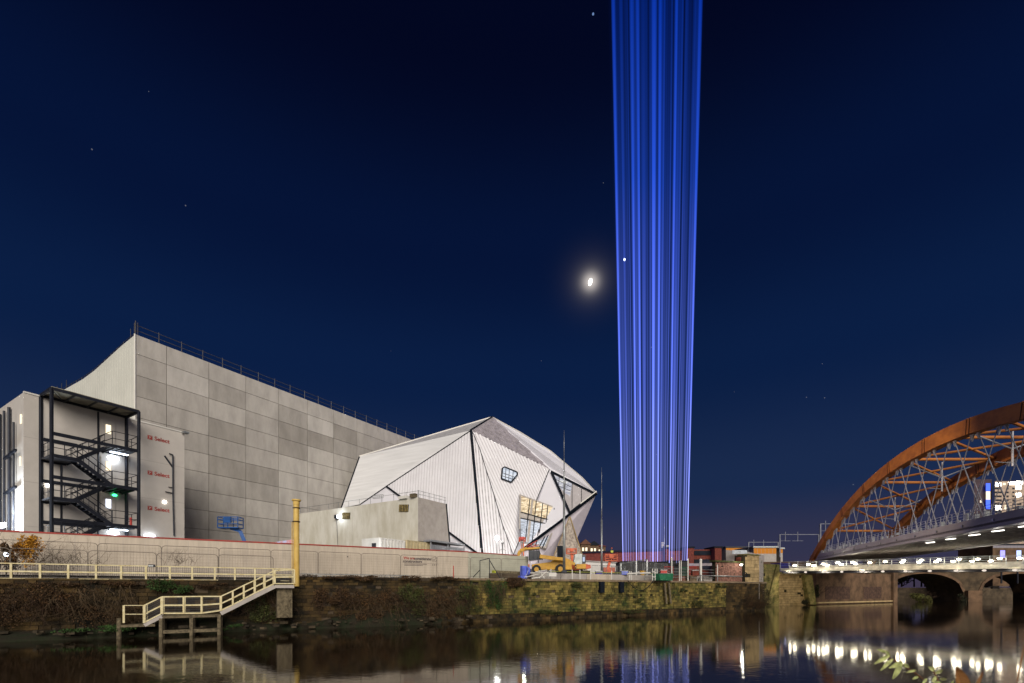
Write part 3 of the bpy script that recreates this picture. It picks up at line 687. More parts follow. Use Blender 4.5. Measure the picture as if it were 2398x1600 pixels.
fl = [14.6, 11.35, 8.15]; hf = [12.95, 9.75, 6.6]; LU = W_*.66; HU = W_*.27
for z in fl:
    mb = MB(); mb.ob(TP(LU, 0, z-.12), DR*(W_-LU), BK, Z*.12)
    for v in (0, 1): mb.bar(TP(0, v, z-.12), TP(W_, v, z-.12), .09, .26)
    for u in (.7, .78, .86, .94): mb.bar(TP(W_*u, 0, z-.24), TP(W_*u, 1, z-.24), .06, .16)
    mb.build('landing', M_steel, t)
for z in hf:
    mb = MB(); mb.ob(TP(0, 0, z-.12), DR*HU, BK, Z*.12); mb.bar(TP(0, 0, z-.12), TP(HU, 0, z-.12), .09, .26); mb.bar(TP(0, 1, z-.12), TP(HU, 1, z-.12), .09, .26)
    mb.build('landing', M_steel, t)
def flight(u0, z0, u1, z1, v0, v1):
    mb = MB()
    for v in (v0, v1): mb.bar(TP(u0, v, z0-.1), TP(u1, v, z1-.1), .05, .28)
    n_ = 9
    for i in range(n_):
        k_ = (i+.5)/n_; c = TP(u0+(u1-u0)*k_, (v0+v1)/2, z0+(z1-z0)*k_-.05); mb.box(c, (.26, (v1-v0)*BK.length, .035), UR, UL)
    o = mb.build('flight', M_steel, t); mb = MB()
    for v in (v0, v1):
        for h in (.55, 1.0): mb.tube(TP(u0, v, z0+h), TP(u1, v, z1+h), .028, n=5)
        for k_ in (0, .33, .66, 1): mb.tube(TP(u0+(u1-u0)*k_, v, z0+(z1-z0)*k_), TP(u0+(u1-u0)*k_, v, z0+(z1-z0)*k_+1), .022, n=5)
    mb.build('handrail', M_steel, t)
for z_f, z_h in zip(fl, hf):
    flight(HU, z_h, LU, z_h-1.6, 0, .45); flight(LU, z_f, HU, z_h, .55, 1)
def guard(pts, z):
    mb = MB()
    for a, b_ in zip(pts, pts[1:]):
        for h in (.5, 1.08): mb.tube(TP(*a, z+h), TP(*b_, z+h), .028, n=5)
    for a in pts: mb.tube(TP(*a, z), TP(*a, z+1.08), .028, n=5)
    mb.build('guardrail', M_steel, t)
for z in fl: guard([(LU, 1-.02), (LU+.05, 0), (LU+.8, 0), (W_-.1, 0), (W_-.05, .5), (W_-.1, .98)], z)
for z in hf: guard([(HU, 0), (HU/2, 0), (.1, 0), (.1, .5), (.1, .98)], z)
mb = MB(); p = TP(W_-.4, .1, 8.2); mb.tube(p, p+Z*.62, .09); p2 = TP(W_-.4, .1, 14.9)
mb.build('fire_extinguisher', M_redp, t)
for z in (14.2, 7.8): lamp(TP(W_*.82, .45, z-.5), 16, (.85, .92, 1), .1, t)
mb = MB(); mb.box(TP(W_*.83, .5, 14.25), (1.2, .2, .06), UR); mb.box(TP(W_*.83, .5, 7.8), (1.2, .2, .06), UR); each(mb, 'strip_light', E_cool, t)

# ------------------------------------------------------------ stained block building
BC = V((-9.9, 50, 0)); BZ = 12.5
t = thing('plant_building', 'stained pale concrete block building between hall and faceted building', 'building', (BC.x, BC.y, GZ))
sl = [BC+Z*GZ+DR*4.55, BC+Z*7.9+DR*4.45, BC+Z*BZ+DR*3.9, BC+Z*BZ, BC+Z*GZ]
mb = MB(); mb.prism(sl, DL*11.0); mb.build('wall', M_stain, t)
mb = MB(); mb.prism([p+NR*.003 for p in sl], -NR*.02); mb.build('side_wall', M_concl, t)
mb = MB(); mb.bar(sl[1]+NR*.03, sl[2]+NR*.03, .12); mb.bar(sl[0]+NR*.03, sl[1]+NR*.03, .08); mb.ob(BC+Z*7.85+NR*.012, DR*4.4, -NR*.02, Z*.05); mb.build('edge_flashing', M_gap, t)
def bp_(px, py, off=.03):
    tt = tR(px, BC, DL); p = BC+DL*tt; return V((p.x, p.y, zat(py, p.y)))+NL*off
M_rust = mat('rusty_vent', (.20, .15, .05), .8, var=.4, scale=5)
for (x0, y0, x1, y1) in ((935, 1182, 957, 1199), (802, 1201, 820, 1216)):
    a, b_ = bp_(x0, (y0+y1)/2), bp_(x1, (y0+y1)/2); zz = abs(zat(y0, a.y)-zat(y1, a.y))
    mb = MB(); mb.bar(a, b_, .05, zz); o = mb.build('vent', M_gap, t); mb = MB()
    for k_ in range(6): q = a.lerp(b_, (k_+.5)/6); mb.bar(q+NL*.04-Z*zz*.48, q+NL*.04+Z*zz*.48, .11, .03)
    mb.build('louvre', M_rust, o)
mb = MB()
for px in (825, 885): p = bp_(px, 1240, .004); mb.bar(V((p.x, p.y, GZ)), V((p.x, p.y, BZ-.3)), .02)
each(mb, 'panel_joint', M_concl, t)
p = bp_(792, 1211, .25)
ft = thing('wall_floodlight', 'black floodlight on the stained block building left side', 'floodlight', p)
mb = MB(); mb.box(p, (.5, .3, .42), UL); mb.build('housing', M_steel, ft); mb = MB(); mb.box(p-UL*.27, (.04, .3, .36), UL); mb.build('lens', E_cool, ft)
mb = MB(); mb.path([p-Z*.2, p-Z*3.4-NL*.2, p-Z*6.0-NL*.2], .025, 4); mb.build('cable', M_steel, ft)
lamp(p-UL*.7+NL*.4, 60, (.85, .92, 1), .1, ft)
t2 = thing('roof_railing', 'light guard railing along the block building roof', 'railing', BC+Z*BZ)
mb = MB()
for i in range(12): q = BC+DL*(i*.98)+Z*BZ-NL*.1; mb.tube(q, q+Z*.75, .022, n=4)
mb.tube(BC+Z*(BZ+.7)-NL*.1, BC+DL*10.8+Z*(BZ+.7)-NL*.1, .02, n=4); mb.tube(BC+Z*(BZ+.7), BC+DR*3.9+Z*(BZ+.7), .02, n=4); mb.tube(BC+Z*(BZ+.35), BC+DR*3.9+Z*(BZ+.35), .02, n=4)
for i in range(6): q = BC+DR*(i*.75)+Z*BZ; mb.tube(q, q+Z*.75, .022, n=4)
mb.build('tubes', M_galv, t2)
t2 = thing('timber_crate', 'small timber crate and sheeting on block building roof corner', 'crate', BC+Z*BZ)
q = BC+DL*.35+Z*(BZ+.22); mb = MB(); mb.box(q, (.75, .4, .42), UL); mb.build('box', M_timber, t2)
mb = MB(); mb.box(q+DL*.75-Z*.05, (1.2, .5, .3), UL); mb.build('sheeting', M_whitel, t2)
t2 = thing('ladder', 'short pale ladder lying on the block building parapet', 'ladder', BC+DL*4+Z*BZ)
a, b_ = bp_(874, 1168), bp_(898, 1166); mb = MB()
for z in (0, .35): mb.bar(a+Z*z, b_+Z*z, .05)
for k_ in range(6): q = a.lerp(b_, k_/5); mb.bar(q, q+Z*.35, .05)
mb.build('rungs', M_galv, t2)
# site cabins behind hoarding
def container(px0, px1, pyt, d0, m_, label, name='shipping_container', endpx=None):
    o = P(px0, pyt, d0); x1 = K(px1)*0; tt = tR(px1, V((o.x, o.y, 0))); Lx = DR*tt; zt = o.z
    t = thing(name, label, 'container', (o.x, o.y, GZ)); dpt = DL.normalized()*2.5
    if endpx: dpt = DL*tR(endpx, V((o.x, o.y, 0)), DL)
    base = zt-2.6
    mb = MB(); mb.ob(V((o.x, o.y, base)), Lx, dpt, Z*2.6); mb.build('body', m_, t)
    mb = MB(); n_ = max(6, int(Lx.length/.42))
    for k_ in range(n_): p = V((o.x, o.y, base+.12))+Lx*((k_+.2)/n_); mb.ob(p, Lx*(.45/n_), NR*.16, Z*2.35)
    mb.build('corrugation', m_, t)
    mb = MB()
    for k_ in (0.02, .98): p = V((o.x, o.y, base))+Lx*k_; mb.bar(p+NR*.04, p+NR*.04+Z*2.6, .12)
    mb.ob(V((o.x, o.y, base+2.48))+NR*.0, Lx, NR*.08, Z*.12); mb.build('corner_frame', m_, t)
    mb = MB(); mb.ob(V((o.x, o.y, GZ-.1))+Lx*.05+dpt*.1, Lx*.9, dpt*.8, Z*(base-GZ+.1)); mb.build('base', M_concl, t); return t, o, dpt
M_cw = mat('cabin_white', (.66, .66, .64), .5, var=.06); M_cc = mat('container_cream', (.50, .43, .27), .6, var=.15)
ct, o, dpt = container(888, 948, 1259, 45, M_cw, 'white site container left of cream container behind hoarding', 'site_cabin', 847)
mb = MB(); q = V((o.x, o.y, o.z-.95))+dpt*.28; mb.box(q+NL*.04, (.55, .04, .9), UL); mb.build('window', M_glassd, ct)
tq = tR(950, V((o.x, o.y, 0))); container(950, 1008, 1264.5, o.y+tq, M_cc, 'cream corrugated container right of the white site container')
t = thing('loading_canopy', 'grey steel framed lean-to right of the cream container', 'shed', P(1030, 1285, 52))
mb = MB(); mb.ob(P(1009, 1268, 50), DR*5.0, -NR*1.0, Z*.2); mb.ob(P(1009, 1275, 50), DR*5, -NR*.1, -Z*2.6)
for k_ in (0, 2.4, 4.9): q = P(1009, 1270, 50)+DR*k_; mb.bar(q, V((q.x, q.y, GZ)), .12)
mb.build('frame', mat('shed_grey', (.22, .23, .26), .6), t)
lamp(P(870, 1285, 43.0), 110, (.9, .95, 1), .2)
# blue print banner on hoarding edge and blue lift
mb = MB(); a, b_, c = P(628, 1272.5, 46), P(688, 1279, 44.5), P(688, 1263, 44.5); mb.prism([a, b_, c], (-.05, .1, 0)); 
tag(mb.build('printed_banner', mat('banner_print', (.55, .6, .9), .6, col2=(.7, .25, .2), scale=2.5)), 'blue and red printed sheet edge left of the yellow pole', 'banner')

# ------------------------------------------------------------ boom lifts
def boom_lift(name, label, o, col, px, py, s, base_px, base_d, r=1):
    """o = basket centre; builds basket, boom, base"""
    t = thing('boom_lift', label, 'boom lift', base_px)
    X, Y_ = V((1, 0, 0)), V((0, 1, 0)); w_, d_ = 1.05*s, .5*s
    mb = MB(); mb.box(o-Z*.5*s, (2*w_, 2*d_, .12), X)
    for z in (-.1*s, .35*s, .62*s):
        for a, b_ in (((-1, -1), (1, -1)), ((1, -1), (1, 1)), ((1, 1), (-1, 1)), ((-1, 1), (-1, -1))):
            mb.bar(o+X*a[0]*w_+Y_*a[1]*d_+Z*z, o+X*b_[0]*w_+Y_*b_[1]*d_+Z*z, .07)
    for a in ((-1, -1), (1, -1), (1, 1), (-1, 1), (0, -1), (0, 1)): mb.bar(o+X*a[0]*w_+Y_*a[1]*d_-Z*.5*s, o+X*a[0]*w_+Y_*a[1]*d_+Z*.62*s, .07)
    mb.build('basket', col, t)
    mb = MB(); mb.box(o+Z*.30*s-Y_*(d_+.05), (.75*s, .2, .62*s), X); mb.build('control_box', col, t)
    mb = MB(); kn = V((o.x+(base_px[0]-o.x)*.5, o.y, o.z-.8*s)); bb = V(base_px)+Z*1.4
    mb.bar(o-Z*.5*s, kn, .22, .3); mb.bar(kn, bb, .28, .35); mb.build('boom', col, t)
    mb = MB(); mb.box(V(base_px)+Z*1.0, (1.6, 1.6, .8)); mb.build('turntable', col, t)
    for sx in (-1, 1):
        for sy in (-1, 1):
            mb = MB(); q = V(base_px)+V((sx*.9, sy*.9, .42)); mb.tube(q-X*.15, q+X*.15, .42, n=12); mb.build('wheel', M_tyre, t)
    mb = MB(); mb.box(V(base_px)+Z*.5, (1.5, 2.2, .3)); mb.build('chassis', M_steel, t)
    return t
boom_lift('lift', 'blue boom lift with raised basket in front of the hall', P(540, 1226, 50), M_blue, 0, 0, 1.0, (P(585, 1300, 50).x, 50.5, GZ), 0)
boom_lift('lift', 'orange boom lift with worker in basket left of the beams', P(1430, 1307, 66), M_orange, 0, 0, .8, (P(1424, 1330, 66).x, 66, GZ), 0)
boom_lift('lift', 'small orange lift at the netted white cone', P(1338, 1292, 57), M_orange, 0, 0, .55, (P(1341, 1330, 57).x, 57, GZ), 0)
boom_lift('lift', 'red access lift below the lit entrance windows', P(1223, 1264, 58), M_orange, 0, 0, .38, (P(1224, 1335, 58).x, 58, GZ), 0)

# person in basket
def person(label, base, s=1.0):
    J = {'pel': (0, 0, .95), 'chest': (0, .03, 1.32), 'neck': (0, .03, 1.52), 'hip_l': (.10, 0, .90), 'hip_r': (-.10, 0, .90), 'kn_l': (.12, -.03, .50), 'kn_r': (-.11, -.02, .50),
         'an_l': (.13, .03, .08), 'an_r': (-.12, .03, .08), 'to_l': (.14, -.15, .04), 'to_r': (-.13, -.15, .04), 'sh_l': (.19, .03, 1.45), 'sh_r': (-.19, .03, 1.45),
         'el_l': (.26, -.05, 1.18), 'el_r': (-.26, -.04, 1.18), 'wr_l': (.20, -.28, 1.10), 'wr_r': (-.18, -.28, 1.08), 'ha_l': (.18, -.36, 1.10), 'ha_r': (-.16, -.36, 1.08)}
    E = [('pel', 'chest'), ('chest', 'neck'), ('pel', 'hip_l'), ('pel', 'hip_r'), ('hip_l', 'kn_l'), ('hip_r', 'kn_r'), ('kn_l', 'an_l'), ('kn_r', 'an_r'), ('an_l', 'to_l'), ('an_r', 'to_r'),
         ('chest', 'sh_l'), ('chest', 'sh_r'), ('sh_l', 'el_l'), ('sh_r', 'el_r'), ('el_l', 'wr_l'), ('el_r', 'wr_r'), ('wr_l', 'ha_l'), ('wr_r', 'ha_r')]
    rad = {'pel': .14, 'chest': .16, 'neck': .06, 'hip_l': .10, 'hip_r': .10, 'kn_l': .065, 'kn_r': .065, 'an_l': .045, 'an_r': .045, 'to_l': .04, 'to_r': .04, 'sh_l': .07, 'sh_r': .07, 'el_l': .048, 'el_r': .048, 'wr_l': .034, 'wr_r': .034, 'ha_l': .03, 'ha_r': .03}
    ks = list(J); me = bpy.data.meshes.new('body'); me.from_pydata([V(J[k_])*s for k_ in ks], [(ks.index(a), ks.index(b_)) for a, b_ in E], [])
    ob = bpy.data.objects.new('body', me); C.objects.link(ob); sk = ob.modifiers.new('s', 'SKIN'); me.skin_vertices or None
    for i, k_ in enumerate(ks): me.skin_vertices[0].data[i].radius = (rad[k_]*s, rad[k_]*s)
    me.skin_vertices[0].data[0].use_root = True; ob.modifiers.new('u', 'SUBSURF').levels = 1
    dg = bpy.context.evaluated_depsgraph_get(); dg.update(); m2 = bpy.data.meshes.new_from_object(ob.evaluated_get(dg)); bpy.data.objects.remove(ob)
    m2.materials.clear(); m2.materials.append(M_cloth); t = thing('person', label, 'person', base)
    b2 = bpy.data.objects.new('body', m2); C.objects.link(b2); b2.parent = t
    B = V(base)
    mb = MB(); mb.ball(B+V((0, .01, 1.64))*s, .105*s, (.85, 1, 1.15)); mb.ball(B+V((0, -.10, 1.63))*s, .02*s)
    mb.build('head', M_skin, t, smooth=True)
    mb = MB(); mb.ball(B+V((0, .01, 1.71))*s, .13*s, (1, 1.1, .7)); mb.tube(B+V((0, -.03, 1.69))*s, B+V((0, -.03, 1.70))*s, .15*s, n=12); mb.build('helmet', M_orange, t, smooth=True)
    mb = MB(); mb.box(B+V((0, -.10, 1.22))*s, (.34*s, .12*s, .3*s)); mb.build('hi_vis_vest', mat('hi_vis', (.45, .5, .05), .6), t)
o = P(1430, 1307, 66); person('worker in orange helmet standing in the orange lift basket', (o.x+.15, o.y, o.z-.34))

# ------------------------------------------------------------ faceted building
A_ = P(1103, 1008, 64); B_ = P(1153, 977, 75); C_ = P(842, 1069, 74); C2 = P(799, 1190, 71.2); C3 = P(844, 1181, 70); D_ = P(905, 1139, 67.5)
Kk = P(1124, 1300, 61.5); G_ = P(1129.5, 1298, 61.6); E_ = P(1287, 1099, 67); T_ = P(1397, 1156, 62); K_ = P(1220, 1292, 61.2)
n5 = (E_-A_).cross(G_-A_).normalized(); n5 = n5 if n5.y < 0 else -n5
J_ = ray_plane(1202, 1300, A_, n5); G2 = ray_plane(1135, 1366, A_, n5); J2 = ray_plane(1199, 1366, A_, n5)
t = thing('faceted_building', 'white faceted folded metal theatre building with sharp prow', 'building', (A_.x, 66, GZ))
def facet(name, pts, m_, parent=t, thick=.12, rib=None, sp=.38, wd=.5, hgt=.09, label=None, m2=None, apex=None):
    pts = [V(p) for p in pts]; n_ = (pts[1]-pts[0]).cross(pts[2]-pts[0]).normalized()
    if n_.dot(V((0, 0, EYE))-pts[0]) < 0: n_ = -n_
    mb = MB(); n0 = len(pts)
    if n0 == 3: mb.prism([p for p in pts], -n_*thick)
    else:
        for i in range(1, n0-1): mb.face([pts[0], pts[i], pts[i+1]])
    o = mb.build(name, (m2 or m_) if rib is not None else m_, parent, fix=False)
    if label: o['label'] = label
    if rib is not None:
        mb = MB(); rd = (V(rib)-n_*V(rib).dot(n_)).normalized(); ac = n_.cross(rd); o0 = pts[0]
        P2 = [((p-o0).dot(ac), (p-o0).dot(rd)) for p in pts]; lo, hi_ = min(p[0] for p in P2), max(p[0] for p in P2); x = lo+sp*.5
        while x < hi_:
            ys = []
            for (x1, y1), (x2, y2) in zip(P2, P2[1:]+P2[:1]):
                if (x1 <= x < x2) or (x2 <= x < x1): ys.append(y1+(y2-y1)*(x-x1)/(x2-x1))
            ys.sort()
            for k_ in range(0, len(ys)-1, 2):
                if ys[k_+1]-ys[k_] > .1:
                    mb.ob(o0+ac*(x-sp*wd/2)+rd*ys[k_], ac*sp*wd, n_*hgt, rd*(ys[k_+1]-ys[k_]))
            x += sp
        r_ = mb.build('ribs', m_, o, fix=False)
    return o, n_
curve = [ray_plane(x, y, A_, n5) for x, y in ((1107, 1012), (1123.4, 1050), (1138.7, 1101), (1156, 1156), (1176.5, 1227.6), (1190, 1265), (1202, 1300))]
facet('roof_facet', [A_, B_, C_], mat('roof_facet_grey', (.48, .48, .51), .5), label='narrow grey roof facet below the ridge')
facet('shingle_facet', [A_, C_, C2, C3, D_], mat('shingle_white', (.66, .67, .70), .5, var=.06, scale=.8, stretch=(.2, .2, 4)), label='broad left facet of horizontal boards')
facet('ribbed_facet', [A_, D_, Kk, G2], M_rib, rib=Z, sp=.42, m2=M_ribback, label='vertical ribbed facet left of the prow edge', hgt=.05, wd=.72)
facet('undercut_facet', [D_, C3, P(850, 1352, 68), P(1124, 1352, 61.5), Kk], M_smooth)
facet('ribbed_facet', [A_, G2, J2, J_]+curve[::-1][1:], M_rib, rib=G2-A_, sp=.40, m2=mat('shaded_groove', (.46, .45, .49), .6), label='narrow ribbed facet between prow edge and curved joint', hgt=.06, wd=.6)  # shading of this facet put into its groove colour
o5, n5b = facet('ribbed_facet', [E_, J_]+curve[::-1][1:]+[A_], M_rib, rib=ray_plane(1203, 1260, A_, n5)-ray_plane(1133, 1110, A_, n5), sp=.40, m2=M_ribback, label='large front facet of diagonal ribs', hgt=.05, wd=.68)
facet('ribbed_facet', [A_, B_, E_], mat('shaded_rib', (.40, .37, .41), .5), rib=V((.25, .0, -1)), sp=.55, m2=mat('shaded_back', (.22, .21, .24), .6), hgt=.10, wd=.5, label='dark ribbed triangle under the ridge')  # overhang turned from the light: its shade is in these darker colours
S1, S2, S3 = P(1221, 1014, 72.5), P(1289, 1056, 70), P(1321.5, 1084, 68); S4 = P(1362, 1118, 65)
facet('smooth_facet', [E_, B_, S1, S2, S3, S4, T_], M_smooth, label='smooth top facet running down to the prow')
o8, n8 = facet('smooth_facet', [E_, T_, K_, J_], M_smooth, label='smooth right facet holding the triangular window')
R1 = P(1354, 1250, 64.5); L_ = P(1312, 1352, 66); K2 = P(1225, 1352, 62)
facet('under_facet', [T_, R1, L_, K2, K_], mat('underside', (.50, .47, .54), .5, var=.04), label='pale underside facet leaning back below the black beam')  # dim lilac light on this face put into its cladding colour
facet('back_shell', [B_, C_, C2+V((0, 14, 0)), P(1300, 1352, 88), L_, R1, T_, S4, S3, S2, S1], M_smooth)
facet('base_wall', [J2, J_, K_, K2], M_ribback)
def strip(name, pts, w_, m_, off=.10, parent=t, label=None):
    mb = MB()
    for a, b_ in zip(pts, pts[1:]):
        oo = (V((0, 0, EYE))-a).normalized()*off; mb.bar(a+oo, b_+oo, w_, w_)
    o = mb.build(name, m_, parent); return o
strip('black_joint', [A_, G2], .27, M_gap); strip('black_joint', curve, .07, M_gap, .14); strip('black_joint', [E_, J_], .09, M_gap)
strip('black_joint', [A_, D_, C3], .10, M_gap); strip('black_joint', [D_, Kk], .22, M_gap); strip('black_joint', [A_, B_], .26, M_gap)
strip('black_joint', [C_, C2], .14, M_gap)
strip('black_beam', [T_, K_], .33, M_beam, .2); strip('white_edge', [T_+Z*.3, P(1336, 1197, 62), ], .12, M_whitel, .4)
strip('ridge_cap', [C_, B_], .2, M_whitel, .1); strip('ridge_cap', [B_, S1, S2, S3, S4, T_], .14, M_whitel, .1)
# oblong window on the diagonal facet
M_room = lit_room('lit_room_white', [(.35, .42, .50), (.75, .80, .9), (1, 1, 1)], 1.0, .5)
def on5(px, py, off): return ray_plane(px, py, A_+n5b*off, n5b)
wp = [(1176.5, 1096.8), (1181.6, 1093.8), (1211, 1106), (1211.6, 1112), (1197, 1129.5), (1174.5, 1121)]
mb = MB(); mb.face([on5(x, y, .14) for x, y in wp]); o = mb.build('window', M_room, t); o['label'] = 'six-sided lit window in the diagonal ribs'
mb = MB(); q = [on5(x, y, .2) for x, y in wp]
for a, b_ in zip(q, q[1:]+q[:1]): mb.bar(a, b_, .16, .16)
mb.build('frame', M_gap, o)
mb = MB()
for (a, b_) in (((1185, 1095), (1183, 1125)), ((1193, 1098), (1191, 1128)), ((1202, 1102), (1200, 1127)), ((1175.5, 1107), (1209, 1119)), ((1175, 1114), (1204, 1124))): mb.bar(on5(*a, .2), on5(*b_, .2), .07)
mb.build('glazing_bar', M_rail, o)
# triangular window
def on8(px, py, off): return ray_plane(px, py, T_+n8*off, n8)
tri = [(1291, 1104), (1392, 1155), (1334, 1200)]
mb = MB(); mb.face([on8(x, y, .12) for x, y in tri]); o = mb.build('window', mat('tri_board', (.42, .40, .42), .6, var=.05), t); o['label'] = 'triangular prow window partly boarded'
mb = MB(); mb.face([on8(x, y, .14) for x, y in ((1297, 1112), (1340, 1133), (1335, 1162), (1322, 1154), (1310, 1140))]); mb.build('lit_glass', lit_room('lit_room_prow', [(.25, .25, .28), (.6, .6, .68), (1, .98, .9)], .9, .8), o)
mb = MB(); q = [on8(x, y, .25) for x, y in tri]
for a, b_ in zip(q, q[1:]+q[:1]): mb.bar(a, b_, .22, .22)
mb.build('frame', M_gap, o)
mb = MB()
for (a, b_) in (((1310, 1117), (1307, 1142)), ((1325, 1124), (1321, 1160)), ((1300, 1122), (1338, 1141)), ((1308, 1138), (1336, 1150)), ((1340, 1131), (1340, 1190)), ((1362, 1145), (1362, 1176))): mb.bar(on8(*a, .2), on8(*b_, .2), .07)
mb.build('glazing_bar', M_rail, o)
# tall lit entrance glazing
ea, eb, ec = on5(1218, 1159, .5), P(1303, 1190, 63.2), P(1224, 1268, 61.6); ne = (eb-ea).cross(ec-ea).normalized(); ne = ne if ne.y < 0 else -ne
def one(px, py, off=0): return ray_plane(px, py, ea+ne*off, ne)
M_roomw = lit_room('lit_room_warm', [(.16, .11, .07), (.55, .40, .24), (1.0, .82, .55), (1, .97, .9)], 1.15, .9)
M_roomc = lit_room('lit_room_cool', [(.16, .16, .17), (.40, .42, .46), (.75, .80, .9), (1, 1, 1)], 1.0, .9)
mb = MB(); mb.prism([one(*p) for p in ((1216, 1157), (1305, 1189), (1301, 1229), (1278, 1284), (1222, 1270))], -ne*.6); eo = mb.build('entrance_window', M_concl, t); eo['label'] = 'tall two-storey lit window beside the prow'
mb = MB(); mb.face([one(*p, .03) for p in ((1221, 1162), (1301, 1191), (1298, 1220), (1220, 1199))]); mb.build('lit_glass', M_roomw, eo)
mb = MB(); mb.face([one(*p, .03) for p in ((1219, 1215), (1280, 1229), (1296, 1231), (1275, 1280), (1220, 1268))]); mb.build('lit_glass', M_roomc, eo)
mb = MB()
for a, b_ in (((1241, 1168), (1230, 1270)), ((1256, 1173), (1246, 1274)), ((1271, 1179), (1262, 1262)), ((1283, 1184), (1277, 1245)), ((1298, 1190), (1296, 1228)), ((1220, 1199), (1298, 1221)), ((1219, 1213), (1290, 1229)), ((1262, 1240), (1255, 1277)), ((1292, 1235), (1270, 1283)), ((1285, 1240), (1263, 1281))):
    mb.bar(one(*a, .10), one(*b_, .10), .10)
each(mb, 'mullion', M_gap, eo)
mb = MB(); mb.bar(one(1247, 1171, .15), one(1243, 1205, .15), .28, .05); mb.bar(one(1241, 1220, .15), one(1236, 1270, .15), .32, .05); each(mb, 'column', M_concl, eo)
mb = MB(); mb.bar(one(1218.5, 1159, .1), one(1217, 1240, .1), .16, .16); mb.bar(one(1303, 1191, .1), one(1300.5, 1229, .1), .16, .16); mb.bar(one(1300.5, 1229, .1), one(1277, 1284, .1), .16, .16); each(mb, 'reveal', M_concl, eo)
strip('black_beam', [one(1300, 1229, .3), one(1219, 1290, .3)], .26, M_beam, .0)
lamp(one(1258, 1290, 2.0), 120, (1, .93, .82), .3, t)
# netted cone
t = thing('netted_cone', 'pointed white cone wrapped in crumpled netting under the prow', 'cone', (P(1330, 1340, 60).x, 60, GZ))
mb = MB(); r4 = random.Random(11); apex = P(1334, 1211, 60.3); c = P(1327, 1345, 62.5); c.z = GZ; n_ = 30; rows_ = 14; vs = []; fs = []
for j in range(rows_+1):
    for i in range(n_):
        a = 2*math.pi*i/n_; k_ = j/rows_; rr = (2.7*k_)*(1+.05*r4.gauss(0, 1)); q = apex.lerp(V((c.x, c.y, GZ-.2)), k_); vs.append(q+V((rr*math.cos(a)*1.05, rr*math.sin(a)*.8, r4.gauss(0, .05))))
for j in range(rows_):
    for i in range(n_): fs.append((j*n_+i, j*n_+(i+1) % n_, (j+1)*n_+(i+1) % n_, (j+1)*n_+i))
mb.raw(vs, fs); mb.build('netting', mat('netting', (.50, .44, .38), .8, col2=(.20, .17, .16), scale=4, bump=1.0), t)
mb = MB(); q = P(1312, 1290, 58.7); mb.box(V((q.x, q.y, 7.2)), (.75, .3, 1.9)); mb.build('opening', M_gap, t)
mb = MB(); mb.tube(apex+V((.05, -.1, .0)), V((c.x+2.9, c.y-.4, GZ)), .07); mb.tube(apex+V((-.05, -.1, 0)), V((c.x-2.8, c.y-.6, GZ)), .05); each(mb, 'edge_batten', M_sand, t)

# mobile lighting tower in front of facade
q = P(1164, 1260, 56.5); g = V((q.x, q.y, GZ))
t = thing('lighting_tower', 'blazing white floodlight on slim mast before the ribbed facade', 'lighting tower', g)
mb = MB(); mb.tube(g, q-Z*.1, .07, .05); mb.build('mast', M_galv, t)
mb = MB(); mb.ball(q+V((0, -.12, 0)), .26); mb.build('floodlight', E_star, t)
mb = MB(); mb.box(g+Z*.6, (1.4, .9, .9)); mb.build('generator', M_cab, t)
lamp(q+V((0, .5, .5)), 200, (.93, .97, 1), .25, t); lamp(q+V((0, -.8, -.2)), 200, (1, .98, .92), .2, t)
for px, py0, lab in ((1177, 1272, 'slim galvanised prop just right of the blazing floodlight'), (1223, 1270, 'slim galvanised prop left of the yellow telehandler')):
    q = P(px, py0, 55); t = thing('prop_jack', lab, 'prop', (q.x, q.y, GZ)); mb = MB(); mb.tube((q.x, q.y, GZ), q, .08); mb.build('post', M_galv, t)
    mb = MB(); 
    for sx in (-1, 1): mb.bar(P(px, 1285, 55), P(px+sx*8, 1290, 55), .06)
    mb.ball(q, .16); mb.build('head', M_galv, t)
# ------------------------------------------------------------ site machines
d = 50; o = P(1255, 1340, d); o.z = GZ
t = thing('telehandler', 'yellow telescopic handler with dark cab behind the site railing', 'telehandler', o)
def X_(px, py, dd=d): return P(px, py, dd)
mb = MB(); mb.prism([X_(1246, 1322), X_(1290, 1316), X_(1300, 1309), X_(1328, 1308), X_(1338, 1315), X_(1340, 1334), X_(1248, 1334)], (0, 1.6, 0)); mb.build('body', M_plant, t)
mb = MB(); mb.prism([X_(1240, 1289, d-.1), X_(1262, 1289, d-.1), X_(1268, 1310, d-.1), X_(1240, 1313, d-.1)], (0, 1.3, 0)); cab = mb.build('cab', M_glassd, t)
mb = MB()
for a, b_ in (((1239, 1288), (1239, 1313)), ((1250, 1288), (1250, 1312)), ((1257, 1287), (1261, 1318)), ((1262, 1288), (1270, 1312))): mb.bar(X_(*a, d-.15), X_(*b_, d-.15), .10)
mb.build('cab_frame', M_steel, cab)
mb = MB(); mb.bar(X_(1231, 1286.5, d+.5), X_(1263, 1284.5, d+.5), 1.5, .18); mb.build('cab_roof', M_plant, cab)
mb = MB(); mb.bar(X_(1264, 1303, d-.6), X_(1298, 1308, d-.6), .35, .38); mb.bar(X_(1298, 1308, d-.6), X_(1325, 1310, d-.6), .3, .32); mb.build('boom', M_plant, t)
mb = MB(); mb.bar(X_(1214, 1299, d+.4), X_(1218, 1290, d+.4), .3, .35); mb.bar(X_(1218, 1290, d+.4), X_(1234, 1285, d+.4), .3, .35); mb.bar(X_(1214, 1299, d+.4), X_(1216, 1308, d+.4), .25, .25); mb.build('rear_arm', M_plant, t)
